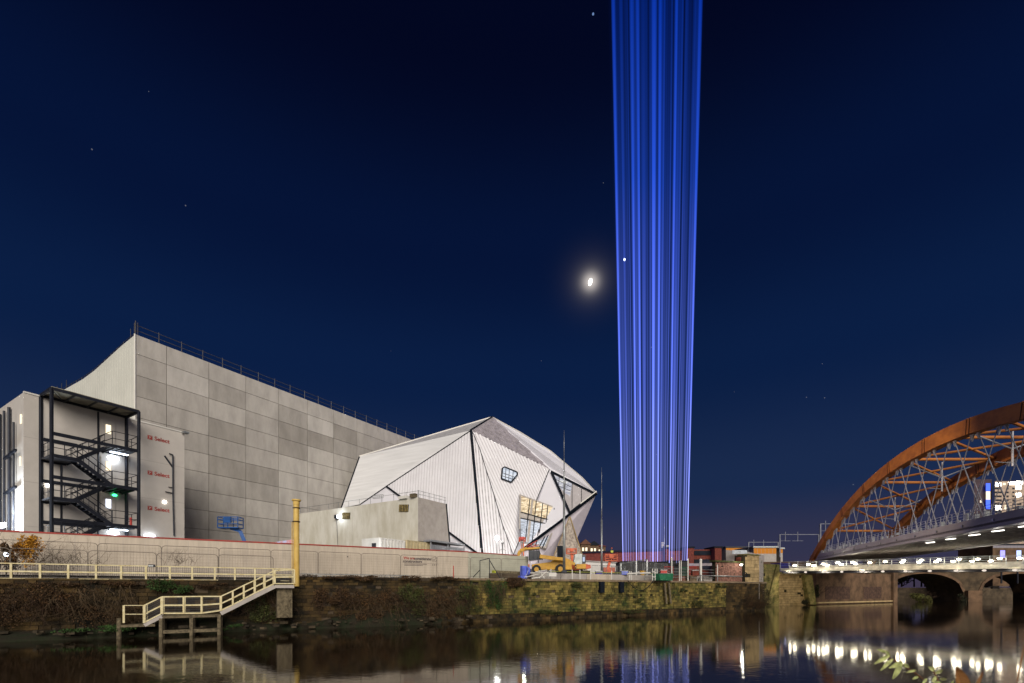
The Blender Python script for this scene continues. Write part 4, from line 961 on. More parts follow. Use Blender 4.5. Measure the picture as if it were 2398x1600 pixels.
for px, r_ in ((1312, .52), (1256, .48)):
    for dy in (-.1, 1.7):
        mb = MB(); c = X_(px, 1333, d+dy); c.z = GZ+r_; mb.tube(c-V((0, .2, 0)), c+V((0, .2, 0)), r_, n=20); wv = mb.build('wheel', M_tyre, t)
        mb = MB(); mb.tube(c-V((0, .23, 0)), c-V((0, .18, 0)), r_*.5, n=14); mb.build('rim', M_plant, wv)
mb = MB()
for a, b_ in (((1236, 1283), (1262, 1276)), ((1238, 1280), (1262, 1284)), ((1244, 1274), (1246, 1284)), ((1253, 1270), (1253, 1282)), ((1232, 1280), (1258, 1266))): mb.bar(P(*a, 54), P(*b_, 54), .08)
mb.box(P(1222, 1261, 57.2), (.6, .3, .35)); tag(mb.build('red_pipework', M_redp), 'jumble of red tubes above the telehandler cab', 'pipework')
d = 53; o = P(1362, 1340, d); o.z = GZ
t = thing('mini_excavator', 'small excavator with pale cab and yellow red counterweight', 'excavator', o)
mb = MB(); mb.prism([P(1347, 1298, d), P(1363, 1297, d), P(1363, 1321, d), P(1344, 1322, d)], (0, 1.2, 0)); mb.build('cab', M_cab, t)
mb = MB(); mb.prism([P(1363, 1299, d), P(1371, 1299, d), P(1372, 1319, d), P(1363, 1320, d)], (0, 1.2, 0)); mb.build('door', M_glassd, t)
mb = MB(); mb.box(P(1367, 1310, d-.05), (.22, .05, .5)); mb.build('lit_panel', emat('cab_panel', (.6, .7, .9), .9), t)
mb = MB(); mb.prism([P(1350, 1321, d), P(1372, 1321, d), P(1372, 1332, d), P(1350, 1332, d)], (0, 1.5, 0)); mb.build('body', M_plant, t)
mb = MB(); mb.prism([P(1372, 1321, d), P(1383, 1323, d), P(1384, 1331, d), P(1372, 1333, d)], (0, 1.5, 0)); mb.build('counterweight', M_orange, t)
mb = MB(); mb.bar(P(1346, 1322, d-.3), P(1328, 1311, d-.3), .22, .3); mb.bar(P(1328, 1311, d-.3), P(1322, 1326, d-.3), .2, .25); mb.build('arm', M_plant, t)
for dy in (0, 1.3):
    mb = MB(); c = P(1364, 1336, d+dy); mb.box((c.x, c.y, GZ+.25), (1.7, .35, .45)); mb.build('track', M_tyre, t)
x, y = hit(1226, 44.3)
t = thing('water_pump', 'bright blue pump with drum reel beside the hoarding end', 'pump', (x, y, 3.75))
mb = MB(); mb.box((x, y, 4.55), (.5, .4, .9), U); mb.box((x-.1, y, 3.95), (.7, .5, .25), U); mb.build('body', M_pump, t)
mb = MB(); mb.tube((x+.25, y-.1, 4.5), (x+.45, y, 4.5), .42, n=16); mb.build('reel', M_pump, t)
mb = MB(); mb.path([P(1236, 1322, 43.5), P(1237, 1335, 43.5), P(1233, 1347, 43.5), P(1228, 1352, 43.5)], .02, 5); mb.build('hose', M_galv, t)
lamp((x, y-1.2, 5.6), 30, (.9, 1, .8), .1)
# concrete kerb, scaffold railings
t = thing('concrete_barrier', 'low pale concrete kerb wall along the site edge', 'kerb', QP(12, 44.6, 3.7))
x = 2.0
while x < 27: 
    mb = MB(); q = 2.9; mb.ob(QP(x, 44.6, 3.7), U*q*1.15, -NQ*.3, Z*.68); mb.build('kerb_block', M_hoard if int(x*3) % 2 else M_concl, t); x += 2.9
def rail_run(label, pxs, A, zb, zt, zs, m_, rr=.03, pr=.04, cat='railing', mp=None):
    q = [hit(p, A) for p in pxs]; t = thing('site_railing', label, cat, (*q[0], zb))
    for x, y in q: mb = MB(); mb.tube((x, y, zb), (x, y, zt), pr); mb.build('post', mp or m_, t)
    for z in zs: mb = MB(); mb.tube((*q[0], z), (*q[-1], z), rr); mb.build('rail', m_, t)
    return t
M_yr = mat('yellow_tube', (.45, .48, .05), .5)
rail_run('yellow taped handrail with white posts left half of site edge', (1290, 1340, 1358, 1383, 1432, 1474, 1478, 1532), 43.6, 3.72, 4.75, (4.53,), M_yr, .02, .05, mp=M_whitel)
rail_run('galvanised scaffold railing along site edge right half', (1510, 1537, 1573, 1611, 1641, 1680, 1716, 1751), 43.3, 3.72, 5.2, (4.15, 4.45, 4.8, 5.15), M_galv, .03, .045)
t = rail_run('grey waist rail fixed low in front of the brick parapet', (1641, 1680, 1751), 42.9, 3.75, 4.5, (4.42,), M_galv, .07, .05)
for px, yt, lab, rr in ((1573, 1306, 'white plastic bollard post right of the green skip', .07), (1611, 1308, 'tall white post with cap left of thick one', .075), (1641, 1310, 'thickest white post with round cap', .14),
                    (1591, 1313, 'thin white twin post between bollards, left', .05), (1595, 1312, 'thin white twin post between bollards, right', .05), (1680, 1322, 'white post in front of brick parapet', .06)):
    x, y = hit(px, 43.0); zt = zat(yt, y); t = thing('white_post', lab, 'post', (x, y, 3.75)); mb = MB(); mb.tube((x, y, 3.7), (x, y, zt-.15), rr, n=12); mb.build('shaft', M_whitel, t)
    mb = MB(); mb.ball((x, y, zt-.1), rr*1.25); mb.build('cap', M_whitel, t)
def barrier(px, A, label, m_, zb=GZ, w_=2.2, h=1.1, n_=14):
    x, y = hit(px, A); o = V((x, y, zb)); t = thing('crowd_barrier', label, 'barrier', o, 'crowd barriers on the site')
    mb = MB(); mb.path([o+Z*.15, o+Z*h, o+U*w_+Z*h, o+U*w_+Z*.15, o+Z*.15], .025, 5); mb.build('frame', m_, t)
    mb = MB()
    for k_ in range(1, n_): mb.tube(o+U*(w_*k_/n_)+Z*.15, o+U*(w_*k_/n_)+Z*h, .011, n=4)
    mb.build('bars', m_, t); mb = MB()
    for u in (.3, w_-.3): mb.bar(o+U*u-NQ*.3+Z*.02, o+U*u+NQ*.3+Z*.02, .05)
    each(mb, 'foot', m_, t)
for i, px in enumerate((1386, 1412, 1432)): barrier(px, 48, 'low grey crowd barrier behind yellow handrail, %s from the left' % ordn(i), M_galv)
for i, (px, h) in enumerate(((1452, 1.7), (1478, 1.8), (1505, 1.9), (1532, 1.7))): barrier(px, 50, 'taller grey barrier before black cabins, %s from the left' % ordn(i), M_galv, h=h, w_=2.4)
barrier(1556, 47, 'red crowd barrier right of the black cabins', M_redp, w_=1.6, h=1.2); barrier(1614, 47, 'red crowd barrier left of the thickest white post', M_redp, w_=1.4, h=1.3, n_=10); barrier(1590, 47.5, 'green crowd barrier between two red barriers', M_green, w_=1.6, h=1.2)
t = thing('gate_frame', 'pale goalpost shaped tube frames before the black cabins', 'frame', P(1480, 1340, 58))
for a, b_, yt, y2 in ((1454, 1490, 1320, 1314), (1490, 1515, 1314, 1311)):
    mb = MB(); mb.bar(P(a, yt, 58), P(b_, y2, 60), .12); mb.bar(P(a, yt, 58), V((P(a, yt, 58).x, 58, GZ)), .14); mb.bar(P(b_, y2, 60), V((P(b_, y2, 60).x, 60, GZ)), .14); mb.build('frame', M_galv, t)
for i, (p0, p1, yt, dd) in enumerate(((1457, 1512, 1316, 66), (1510, 1565, 1317, 68), (1562, 1613, 1314.5, 71))):
    a, b_ = P(p0, yt, dd), P(p1, yt, dd); t = thing('black_cabin', ['black clad low cabin at the left foot of beams', 'black clad low cabin at the middle foot of beams', 'black clad low cabin at the right foot of beams'][i], 'cabin', (a.x, dd, GZ), 'black cabins holding the beam projectors')
    mb = MB(); mb.ob((a.x, dd, GZ), (b_.x-a.x, 0, 0), (0, 4, 0), (0, 0, a.z-GZ)); mb.build('body', M_black, t)
    mb = MB(); mb.ob((a.x-.05, dd-.1, a.z-.02), (b_.x-a.x+.1, 0, 0), (0, 4.2, 0), (0, 0, .12)); mb.build('roof', M_gap, t)
    mb = MB()
    for k_ in range(1, 8): q = a.lerp(b_, k_/8); mb.bar((q.x, dd-.03, GZ), (q.x, dd-.03, a.z-.1), .05)
    each(mb, 'seam', M_steel, t)
x, y = hit(1505, 44.9); t = thing('yellow_drum', 'bright yellow bulk container on the kerb below the beams', 'drum', (x, y, 4.4))
mb = MB(); mb.tube((x, y, 4.38), (x, y, 4.62), .30, n=14); mb.tube((x, y, 4.66), (x, y, 4.9), .34, n=14); mb.build('shell', M_plant, t)
t = thing('pale_pipes', 'bundle of long white pipes lying on the kerb', 'pipes', QP(9, 45, 4.4)); mb = MB(); mb.tube(P(1470, 1344, 47), P(1522, 1342, 50), .1); mb.tube(P(1490, 1343, 46), P(1496, 1341, 47), .12); each(mb, 'pipe', M_whitel, t)
a = P(1546, 1343, 50.5); t = thing('green_skip', 'green rubbish skip at the quay edge', 'skip', (a.x, 50.5, 3.7))
mb = MB(); b_ = P(1575, 1343, 52.5); mb.prism([V((a.x, a.y, 3.75)), a+V((-.1, 0, 0)), b_+V((.1, 0, 0)), V((b_.x, b_.y, 3.75))], -NQ*.9); mb.build('bin', M_green, t)
mb = MB(); mb.bar(a, b_, .08); mb.build('rim', M_galv, t)
t = thing('life_ring_stand', 'pale hoop and frame stand left of green skip', 'stand', QP(14, 43.3, 3.7)); mb = MB()
c = P(1532, 1345, 51)
for k_ in range(12): a1, a2 = R(30*k_), R(30*(k_+1)); mb.bar(c+V((.22*math.cos(a1), 0, .3*math.sin(a1))), c+V((.22*math.cos(a2), 0, .3*math.sin(a2))), .06)
mb.build('hoop', M_whitel, t)
mb = MB(); 
for px in (1528, 1534, 1539): q = P(px, 1332, 51); mb.bar(q, V((q.x, q.y, 3.75)), .06)
each(mb, 'post', M_whitel, t)
t = thing('timber_stack', 'stack of long pale boards on the ground left of blue pump', 'timber', P(1180, 1345, 44)); mb = MB(); mb.bar(P(1156, 1339, 45), P(1216, 1342, 46), .4, .25); mb.build('boards', M_timber, t); mb = MB(); mb.bar(P(1155, 1339, 44.9), P(1158, 1339, 45), .42, .26); mb.build('end_cap', M_yr, t)
t = thing('stacked_poles', 'scattered white and yellow tubes in front of telehandler', 'poles', P(1260, 1350, 45)); mb = MB()
for a, b_ in (((1253, 1340), (1280, 1335)), ((1240, 1342), (1285, 1341)), ((1230, 1352), (1270, 1343)), ((1262, 1354), (1280, 1338)), ((1245, 1355), (1300, 1346)), ((1275, 1355), (1262, 1336))): mb.tube(P(*a, 44.8), P(*b_, 45.5), .04)
each(mb, 'tube', M_whitel, t)
t = thing('toolbox', 'small white box on the kerb right of scattered tubes', 'box', P(1297, 1347, 45)); mb = MB(); mb.ob(P(1286, 1350, 44.3), (U*.85), -NQ*.4, Z*.34); mb.build('crate', M_whitel, t)
mb = MB(); pts = []
for k_ in range(13): u = k_/12; x, y = hit(1470+60*u, 42.1); pts.append(V((x, y, 3.72-1.05*(1-(2*u-1)**2))))
mb.path(pts, .035, 5); tag(mb.build('hanging_cable', M_gap), 'black cable looping down the stone quay wall', 'cable')
for i, (px0, px1, yt, m_, lab) in enumerate(((1584, 1607, 1348, M_brickp, 'brownish stone block below rails right of green skip'), (1615, 1632, 1348, M_cop, 'palest block between white post and thickest post'), (1648, 1672, 1351, M_concl, 'long grey block right of thickest white post'),
                                           (1683, 1703, 1353, M_sand, 'sandy block below the brick parapet'), (1712, 1748, 1353, M_timber, 'widest low block below the brick parapet'))):
    x0, y0 = hit(px0, 43.6); x1, y1 = hit(px1, 43.6); zt = zat(yt, y0); t = thing('stone_block', lab, 'block', (x0, y0, 3.72), 'blocks laid along the quay edge')
    mb = MB(); n_ = 2; d_ = V((x1-x0, y1-y0, 0))
    for k_ in range(n_): mb.ob(V((x0, y0, 3.74))+d_*(k_/n_+.02), d_*(.94/n_), -NQ*.7, Z*(zt-3.74-.04*k_))
    each(mb, 'block', m_, t)
M_rw = M_redp
for i, (px, py, m_, lab) in enumerate(((1462, 1340, M_pump, 'small blue bin behind the yellow handrail'), (1402, 1341, M_navy, 'dark blue crate at the foot of second mast'), (1553, 1336, M_redp, 'red crate behind the green skip'), (1290, 1338, M_cab, 'white crate under the telehandler boom'), (1627, 1337, M_brick, 'brick red crate left of thickest white post'))):
    q = P(px, py, 52+i*.7); t = thing('crate', lab, 'crate', (q.x, q.y, GZ)); mb = MB(); h = max(.35, q.z-GZ); mb.box((q.x, q.y, GZ+h/2), (.7, .5, h)); mb.build('box', m_, t); mb = MB(); mb.box((q.x, q.y, GZ+h+.03), (.76, .56, .06)); mb.build('lid', M_galv, t)
# tall slender masts
for px, yt, dd, lab in ((1321, 1008, 46, 'tallest slender mast in front of the prow'), (1409, 1095, 60, 'slender silver mast right of the prow'), (1556, 1225, 110, 'thin distant mast standing among the beams')):
    q = P(px, yt, dd); t = thing('slender_mast', lab, 'mast', (q.x, dd, GZ), 'slender lamp masts'); h = q.z-GZ; r0 = .13
    mb = MB(); mb.tube((q.x, dd, GZ), (q.x, dd, GZ+h*.52), r0, r0*.85, 12); mb.build('lower_shaft', M_galv, t, smooth=True)
    mb = MB(); mb.tube((q.x, dd, GZ+h*.52), (q.x, dd, GZ+h*.8), r0*.6, r0*.35, 10); mb.tube((q.x, dd, GZ+h*.8), (q.x, dd, GZ+h), r0*.3, r0*.1, 8); mb.build('upper_shaft', M_galv, t, smooth=True)
    mb = MB(); mb.box((q.x, dd, GZ+.1), (.5, .5, .2)); mb.build('base_plate', M_steel, t)

# ------------------------------------------------------------ right: brick parapet, pier, abutments
def bwall(t, nm, a, c, z0, z1, thick, m_, h=.32, wl=.7, dep=.08, core=M_mortar):
    a, c = V(a), V(c); d_ = (c-a).normalized(); n_ = V((d_.y, -d_.x, 0)); 
    mb = MB(); mb.ob(V((a.x, a.y, z0)), c-a, -n_*thick, Z*(z1-z0)); mb.build('core', core, t)
    mb = MB(); block_wall(mb, a, c, z0, z1, h, wl, dep, n_); mb.build(nm, m_, t, fix=False)
t = thing('brick_parapet', 'pale weathered brick wall with mossy coping left of stone pier', 'wall', (25, 58, 3.7))
bwall(t, 'brick_courses', (24.9, 58.0, 0), (29.4, 60.6, 0), 3.7, 6.15, .5, M_brickp, .16, .35, .04); mb = MB(); mb.ob((24.7, 57.6, 6.15), (4.9, 2.85, 0), (-.4, .8, 0), Z*.18); mb.build('coping', M_ivy, t)
t = thing('stone_pier', 'tall pale ashlar stone pier at the end of quay wall', 'pier', (30, 61, 3.5))
bwall(t, 'ashlar_front', (29.6, 60.2, 0), (32.1, 61.6, 0), 3.5, 7.15, 1.5, M_sand, .45, .8, .05); bwall(t, 'ashlar_foot', (29.8, 60.4, 0), (32.3, 61.8, 0), -.5, 3.5, 1.5, M_stoned, .4, .8, .05); bwall(t, 'ashlar_side', (32.1, 61.6, 0), (35.5, 67, 0), 1.5, 6.9, 1.5, M_concl, .45, .9, .05)
mb = MB(); mb.ob((29.5, 60, 7.15), (2.8, 1.55, 0), (-.3, 1.5, 0), Z*.14); mb.build('cap', M_moss, t)
mb = MB(); mb.ob((29.2, 60.6, 3.7), (.5, .3, 0), (-.3, .6, 0), Z*3.2); o = mb.build('brick_quoin', M_brick, t)
lt = thing('pier_lamp', 'small lit wall lamp on the face of stone pier', 'lamp', P(1736, 1323, 59.6)); mb = MB(); mb.ball(P(1736, 1323, 59.6), .14, (1.2, 1, .8)); mb.build('lens', E_w, lt)
lamp(P(1738, 1323, 59.0), 60, (1, .92, .75), .1, lt)
mb = MB(); c = P(1745, 1346, 59)
for k_ in range(10): a1, a2 = R(36*k_), R(36*(k_+1)); mb.bar(c+V((.22*math.cos(a1), 0, .28*math.sin(a1))), c+V((.22*math.cos(a2), 0, .28*math.sin(a2))), .09)
tag(mb.build('cable_coil', M_gap), 'dark coil of hose hung at the foot of stone pier', 'coil')
t = thing('bridge_abutment', 'mossy stone abutment with sloping buttresses at the footbridge end', 'abutment', (44, 80, 0))
bwall(t, 'stone_courses', (39.5, 78.5, 0), (45, 80, 0), -.5, 7.0, 1.5, M_moss, .42, .8, .12); bwall(t, 'stone_courses', (46.8, 83.5, 0), (52.0, 84, 0), -.5, 5.6, 1.5, M_sand, .42, .5, .08)
mb = MB()
for px0, px1, pt, pb in ((1818, 1826, 1322, 1412), ):
    mb.prism([P(1826, 1322, 79.5), P(1820, 1322, 79.5), P(1796, 1414, 79), P(1806, 1414, 79), P(1826, 1345, 79.5)], (0, 2.5, 0))
mb.prism([P(1883, 1346, 83), P(1902, 1346, 83), P(1912, 1416, 82.5), P(1898, 1416, 82.5)], (0, 2.5, 0)); each(mb, 'buttress', M_moss, t)
mb = MB(); a = P(1826, 1344, 82); mb.ob(a, (5.0, .5, 0), (0, 1.2, 0), Z*.35); mb.build('ledge', M_moss, t)
bush('bramble', 'dark ivy clump right of the sloping buttress', 'ivy', P(1916, 1375, 84), (1.0, .5, 2.0), 1300, .15, M_night, 14)
bush('bramble', 'dark ivy at the base of the middle abutment', 'ivy', P(1885, 1405, 82.5), (1.0, .5, 1.0), 700, .13, M_night, 8)
a = P(1826, 1318, 84); b_ = P(1853, 1318, 85); t = thing('blue_container', 'deep blue container lit beside the footbridge end', 'container', (a.x, a.y, 5.8)); mb = MB(); mb.ob((a.x, a.y, 5.6), (b_.x-a.x, b_.y-a.y, 0), (0, 3, 0), Z*(a.z-5.6)); mb.build('body', M_navy, t)
mb = MB()
for z in (6.0, 6.5, 7.0): mb.ob((a.x, a.y-.02, z), (b_.x-a.x, b_.y-a.y, 0), (0, .02, 0), Z*.06)
each(mb, 'rib', M_pump, t)
lamp(P(1839, 1334, 82), 40, (.35, .3, 1), .1); mb = MB(); mb.ball(P(1839, 1334.5, 82), .13); tag(mb.build('blue_lamp', emat('blue_dot', (.4, .45, 1), 8)), 'tiny blue lamp beside blue container', 'lamp')
t = thing('river_wall', 'long brown rendered river wall under the footbridge', 'wall', (68, 93, 0))
mb = MB(); mb.ob((55.2, 86, -.5), (25.3, 14, 0), (-1.6, 3, 0), Z*6.4); mb.build('wall', M_brown, t)
mb = MB()
for px0, px1, yt in ((1932, 1990, 1373), (2022, 2064, 1376)):
    a = P(px0, yt, 0); tt0 = (K(px0)*86-55.2)/(25.3-K(px0)*14); tt1 = (K(px1)*86-55.2)/(25.3-K(px1)*14)
    p, q = V((55.2+25.3*tt0, 86+14*tt0, 0)), V((55.2+25.3*tt1, 86+14*tt1, 0)); mb.ob(p+V((.02, -.04, .9)), q-p, (-.01, .03, 0), Z*2.4)
each(mb, 'patched_brickwork', mat('patched_brick', (.075, .042, .030), .9, var=.3, scale=2), t)
mb = MB(); mb.ob((79.7, 99.0, -.5), (1.5, .8, 0), (-.5, 1, 0), Z*7.0); mb.build('end_pilaster', M_brown, t)
mb = MB(); mb.ob((55.2, 85.6, .2), (25.3, 14, 0), (-.2, .4, 0), Z*.25); mb.build('string_course', M_sand, t)

# ------------------------------------------------------------ stone arch bridge behind
t = thing('stone_arch_bridge', 'old stone arch railway bridge behind the footbridge', 'bridge', (100, 108, 0))
YB = 106
def archz(x, x0, x1, zs, rise):
    u = (x-x0)/(x1-x0); return zs+rise*math.sqrt(max(0, 1-(2*u-1)**2))
mb = MB(); spans = [(83.5, 101.0, 2.0, 4.3), (104.5, 121.5, 2.0, 4.3)]
xs_ = [80]+[83.5+17.5*i/20 for i in range(21)]+[104.5+17*i/20 for i in range(21)]+[135]
def lowz(x):
    for x0, x1, zs, rs in spans:
        if x0 <= x <= x1: return archz(x, x0, x1, zs, rs)
    return -.5
for a, c in zip(xs_, xs_[1:]):
    mid = (a+c)/2; inn = any(x0 < mid < x1 for x0, x1, _, _ in spans)
    za, zc = (lowz(a), lowz(c)) if inn else (-.5, -.5)
    for yy in (YB, YB+9): mb.face([(a, yy, za), (c, yy, zc), (c, yy, 7.6), (a, yy, 7.6)])
    if inn: mb.face([(a, YB, za), (c, YB, zc), (c, YB+9, zc), (a, YB+9, za)])
    mb.face([(a, YB, 7.6), (c, YB, 7.6), (c, YB+9, 7.6), (a, YB+9, 7.6)])
for x in (83.5, 101, 104.5, 121.5): mb.face([(x, YB, -.5), (x, YB+9, -.5), (x, YB+9, 2), (x, YB, 2)])
mb.build('masonry', mat('arch_stone', (.075, .052, .03), .9, var=.3, scale=.6, bump=.3), t, fix=False)
mb = MB()
for x0, x1, zs, rs in spans:
    mb = MB()
    for i in range(20):
        a, c = x0+(x1-x0)*i/20, x0+(x1-x0)*(i+1)/20; mb.bar((a, YB-.05, archz(a, x0, x1, zs, rs)+.3), (c, YB-.05, archz(c, x0, x1, zs, rs)+.3), .2, .6)
    mb.build('arch_ring', M_brown, t)
mb = MB(); mb.ob((101.2, YB-.9, -.5), (3.1, 0, 0), (0, .8, 0), Z*3.0); mb.build('cutwater', M_brown, t)
bush('bush', 'olive bush at the water under the near stone arch', 'bush', (90, 104.0, 1.5), (3.2, 1.5, 1.6), 2600, .22, leafm('lamp_leaf', (.10, .10, .02), (.04, .045, .01)), 20, r0=.04)
bush('bush', 'low bush at the foot of the stone arch pier', 'bush', (99, 104.5, .9), (2.6, 1.2, 1.0), 1500, .2, M_night, 10, r0=.04)
bush('tree_mass', 'dark tree seen through the far stone arch', 'tree', (112, 118, 2.6), (8, 3, 2.6), 5000, .35, M_night, 20, r0=.05)
bush('tree_mass', 'dark low tree right of the stone arch', 'tree', (124, 112, 1.8), (5, 3, 1.8), 2500, .35, M_night, 20, r0=.05)
for px, py, w_, h_, m_, lab in ((2312, 1345, .9, .9, E_w, 'bright square window seen through the far arch'), (2297, 1349, .8, .6, E_warm, 'small warm window left through the far arch'), (2334, 1349, 1.6, 1.6, emat('dim_front', (.5, .47, .42), .35), 'dim pale housefront through the far arch'),
                                (2371, 1354, .35, .3, E_green, 'green signal light under the far arch'), (2308, 1352, 4.5, .8, emat('dim_row', (.4, .38, .35), .22), 'row of dim windows beyond the far arch')):
    p = P(px, py, 135); t = thing('distant_light', lab, 'light', (p.x, p.y, 3.7)); mb = MB(); mb.box(p, (w_, .2, h_)); mb.build('pane', m_, t); mb = MB(); mb.box((p.x, p.y+.5, (p.z+3.7)/2), (w_+.3, .6, p.z-3.7+h_)); mb.build('wall', M_concl, t)

# ------------------------------------------------------------ footbridge
fa, fb = V((42.9, 79.5, 0)), V((57.5, 50.0, 0)); fd = (fb-fa); 
# solved so that its line of sight runs from the abutment to the right frame edge
fa = V((K(1828)*78, 78, 0)); fb = V((K(2430)*53, 53, 0)); fd = fb-fa; fl_ = fd.length; fu = fd.normalized(); fn = V((fu.y, -fu.x, 0)); fn = fn if fn.y < 0 else -fn
t = thing('footbridge', 'slim white lit footbridge with railings crossing to the right', 'footbridge', (fa.x, fa.y, 5))
zA = zat(1334, 78); zB = zat(1325, 53); z0f = lambda u: zA+(zB-zA)*u
def FB(u, off, z): p = fa+fd*u+fn*off; return V((p.x, p.y, z0f(u)+z))
ue = 1.25
mb = MB(); mb.ob(FB(0, 0, -.0), FB(ue, 0, 0)-FB(0, 0, 0), -fn*2.6, Z*.12); mb.build('deck', M_concl, t)
mb = MB(); mb.ob(FB(0, .05, -.28), FB(ue, .05, -.28)-FB(0, .05, -.28), -fn*.12, Z*.5); mb.build('edge_beam', M_fbw, t)
mb = MB(); mb.ob(FB(0, -2.6, -.28), FB(ue, -2.6, -.28)-FB(0, -2.6, -.28), -fn*.12, Z*.9); mb.build('edge_beam', M_fbw, t)
mb = MB(); mb.ob(FB(0, -.3, -.62), FB(ue, -.3, -.62)-FB(0, -.3, -.62), -fn*1.9, Z*.3); mb.build('underbeam', M_steel, t)
nseg = 14
for i in range(nseg):
    u0, u1 = ue*(i+.12)/nseg, ue*(i+.88)/nseg; mb = MB()
    pts = [FB(u0+(u1-u0)*k_/8, -.02, -.28-.02-.30*(1-math.sin(math.pi*k_/8))) for k_ in range(9)]
    for a, c in zip(pts, pts[1:]): mb.bar(a, c, .05, .05)
    mb.build('scallop_rib', M_steel, t)
    mb = MB(); q = FB((u0+u1)/2, -.45, -.46); mb.ball(q, .26, (1.6, .8, .6)); mb.build('bulkhead_lamp', emat('bulkhead', (1, .88, .75), .9) if i == 0 else bpy.data.materials['bulkhead'], t)
    if i in (0, 2, 4, 6, 8, 10): lamp(q-Z*.2+fn*1.6, 1100 if i < 5 else 500, (1, .84, .58), .2, t, 'SPOT', aim=q-Z*3.2-fn*3.0, spot=120)
mb = MB(); npst = 26
for i in range(npst+1): u = ue*i/npst; mb.bar(FB(u, .02, .2), FB(u, .02, 1.25), .05); 
each(mb, 'railing_post', M_galv, t)
mb = MB()
for z in (.45, .72, .98, 1.25): mb.bar(FB(0, .02, z), FB(ue, .02, z), .035)
for z in (.8, 1.25): mb.bar(FB(0, -2.5, z), FB(ue, -2.5, z), .04)
each(mb, 'railing_rail', M_galv, t)
for i, (px, py) in enumerate([(1861, 1324.5), (1893, 1322), (1905, 1325), (1928, 1321), (1937, 1324), (1962, 1318), (1970, 1322), (1997, 1317), (2004, 1321), (2037, 1318), (2073, 1315.5), (2116, 1313), (2112, 1317), (2152, 1317), (2158, 1312), (2199, 1311), (2192, 1316), (2232, 1315), (2246, 1310), (2276, 1314.5), (2290, 1309.5), (2320, 1314), (2341, 1308), (2387, 1307.5)]):
    # lamps under the far handrail: find the point on the far rail line
    back_ = .22; o0 = fa+fn*back_; u = (K(px)*o0.y-o0.x)/(fd.x-K(px)*fd.y); p = o0+fd*u; q = V((p.x, p.y, zat(py, p.y)))
    mb = MB(); mb.ball(q, .17 if px > 2000 else .2, (1.3, 1.3, .55)); mb.build('lamp', E_foot, t)
    if i % 3 == 0: lamp(q-Z*.1+fn*1.3, 34, (1, .90, .68), .15, t)
mb = MB(); q = P(2071, 1325.5, 69.5); mb.box(q+fn*.1, (.9, .1, .3), fu); mb.build('yellow_sign', emat('amber_sign', (1, .6, .1), .9), t)
for px, m_ in ((2348, E_violet), (2386, emat('pale_blue_sign', (.5, .6, 1), 1.6))):
    q = P(px, 1298, 75); t2 = thing('lit_sign', 'upright %s lit panel beyond footbridge at right' % ('violet' if px == 2348 else 'pale blue'), 'sign', (q.x, q.y, 3.7)); mb = MB(); mb.box(q, (.55, .2, 1.2)); mb.build('panel', m_, t2); mb = MB(); mb.bar((q.x, q.y+.2, 3.7), (q.x, q.y+.2, q.z-.6), .15); mb.build('post', M_steel, t2)
p = (2340, 1416)
# ------------------------------------------------------------ tied arch railway bridge
t = thing('tied_arch_bridge', 'railway bridge with rust orange network arches and grey deck', 'bridge', (54, 85, 8))
BD = V((-.312, -1, 0)); SX = 10.5
def BR(s, side, z): return V((54+SX*side-.312*s, 85-s, z))
def az(s): return 8.5+9.7*(1-((s-36)/36)**2)
def arch(side, m_, s0=-1.0, s1=76):
    mb = MB(); n_ = 44; w_ = .9; pr = None; bn = V((1, -.312, 0)).normalized()
    for i in range(n_+1):
        s = s0+(s1-s0)*i/n_; th = 1.0+.45*max(0, 1-abs(s-36)/36); c = BR(s, side, az(s)); dz = (az(s+.1)-az(s-.1))/.2
        tv = V((-.312, -1, dz)).normalized(); nn = bn.cross(tv).normalized(); nn = nn if nn.z > 0 else -nn
        cur = [c+bn*w_/2, c-bn*w_/2, c-bn*w_/2-nn*th, c+bn*w_/2-nn*th]
        if pr: mb.raw(pr+cur, [(0, 1, 5, 4), (1, 2, 6, 5), (2, 3, 7, 6), (3, 0, 4, 7)])
        pr = cur
    return mb.build('arch_rib', m_, t)
arch(0, M_corten); arch(1, M_corten)
mb = MB()
for side in (0, 1):
    for s in (7, 14.5, 22, 29, 36.5, 43.6, 50): 
        c = BR(s, side, az(s)); dz = (az(s+.1)-az(s-.1))/.2; tv = V((-.312, -1, dz)).normalized(); bn = V((1, -.312, 0)).normalized(); nn = bn.cross(tv).normalized(); nn = nn if nn.z > 0 else -nn
        th = 1.0+.45*max(0, 1-abs(s-36)/36)
        for k_ in (-.22, .22): mb.ob(c-bn*.49-nn*(th+.03)+tv*k_, tv*.07, bn*.98, nn*(th+.06))
each(mb, 'splice_band', mat('splice', (.12, .045, .02), .8), t)
mb = MB(); nd = [9, 16.5, 24, 31.5, 39, 46.5, 54, 61.5]
for i, s in enumerate(nd):
    mb.tube(BR(s, 0, az(s)-.6), BR(s, 1, az(s)-.6), .17)
    if i+1 < len(nd):
        e_ = nd[i+1]; md = (BR(s, 1, az(s)-.6)+BR(s, 0, az(s)-.6))/2; 
        mb.tube(BR(s, 0, az(s)-.6), BR(e_, 1, az(e_)-.6), .13); mb.tube(BR(s, 1, az(s)-.6), BR(e_, 0, az(e_)-.6), .13)
each(mb, 'arch_brace', M_corten, t)
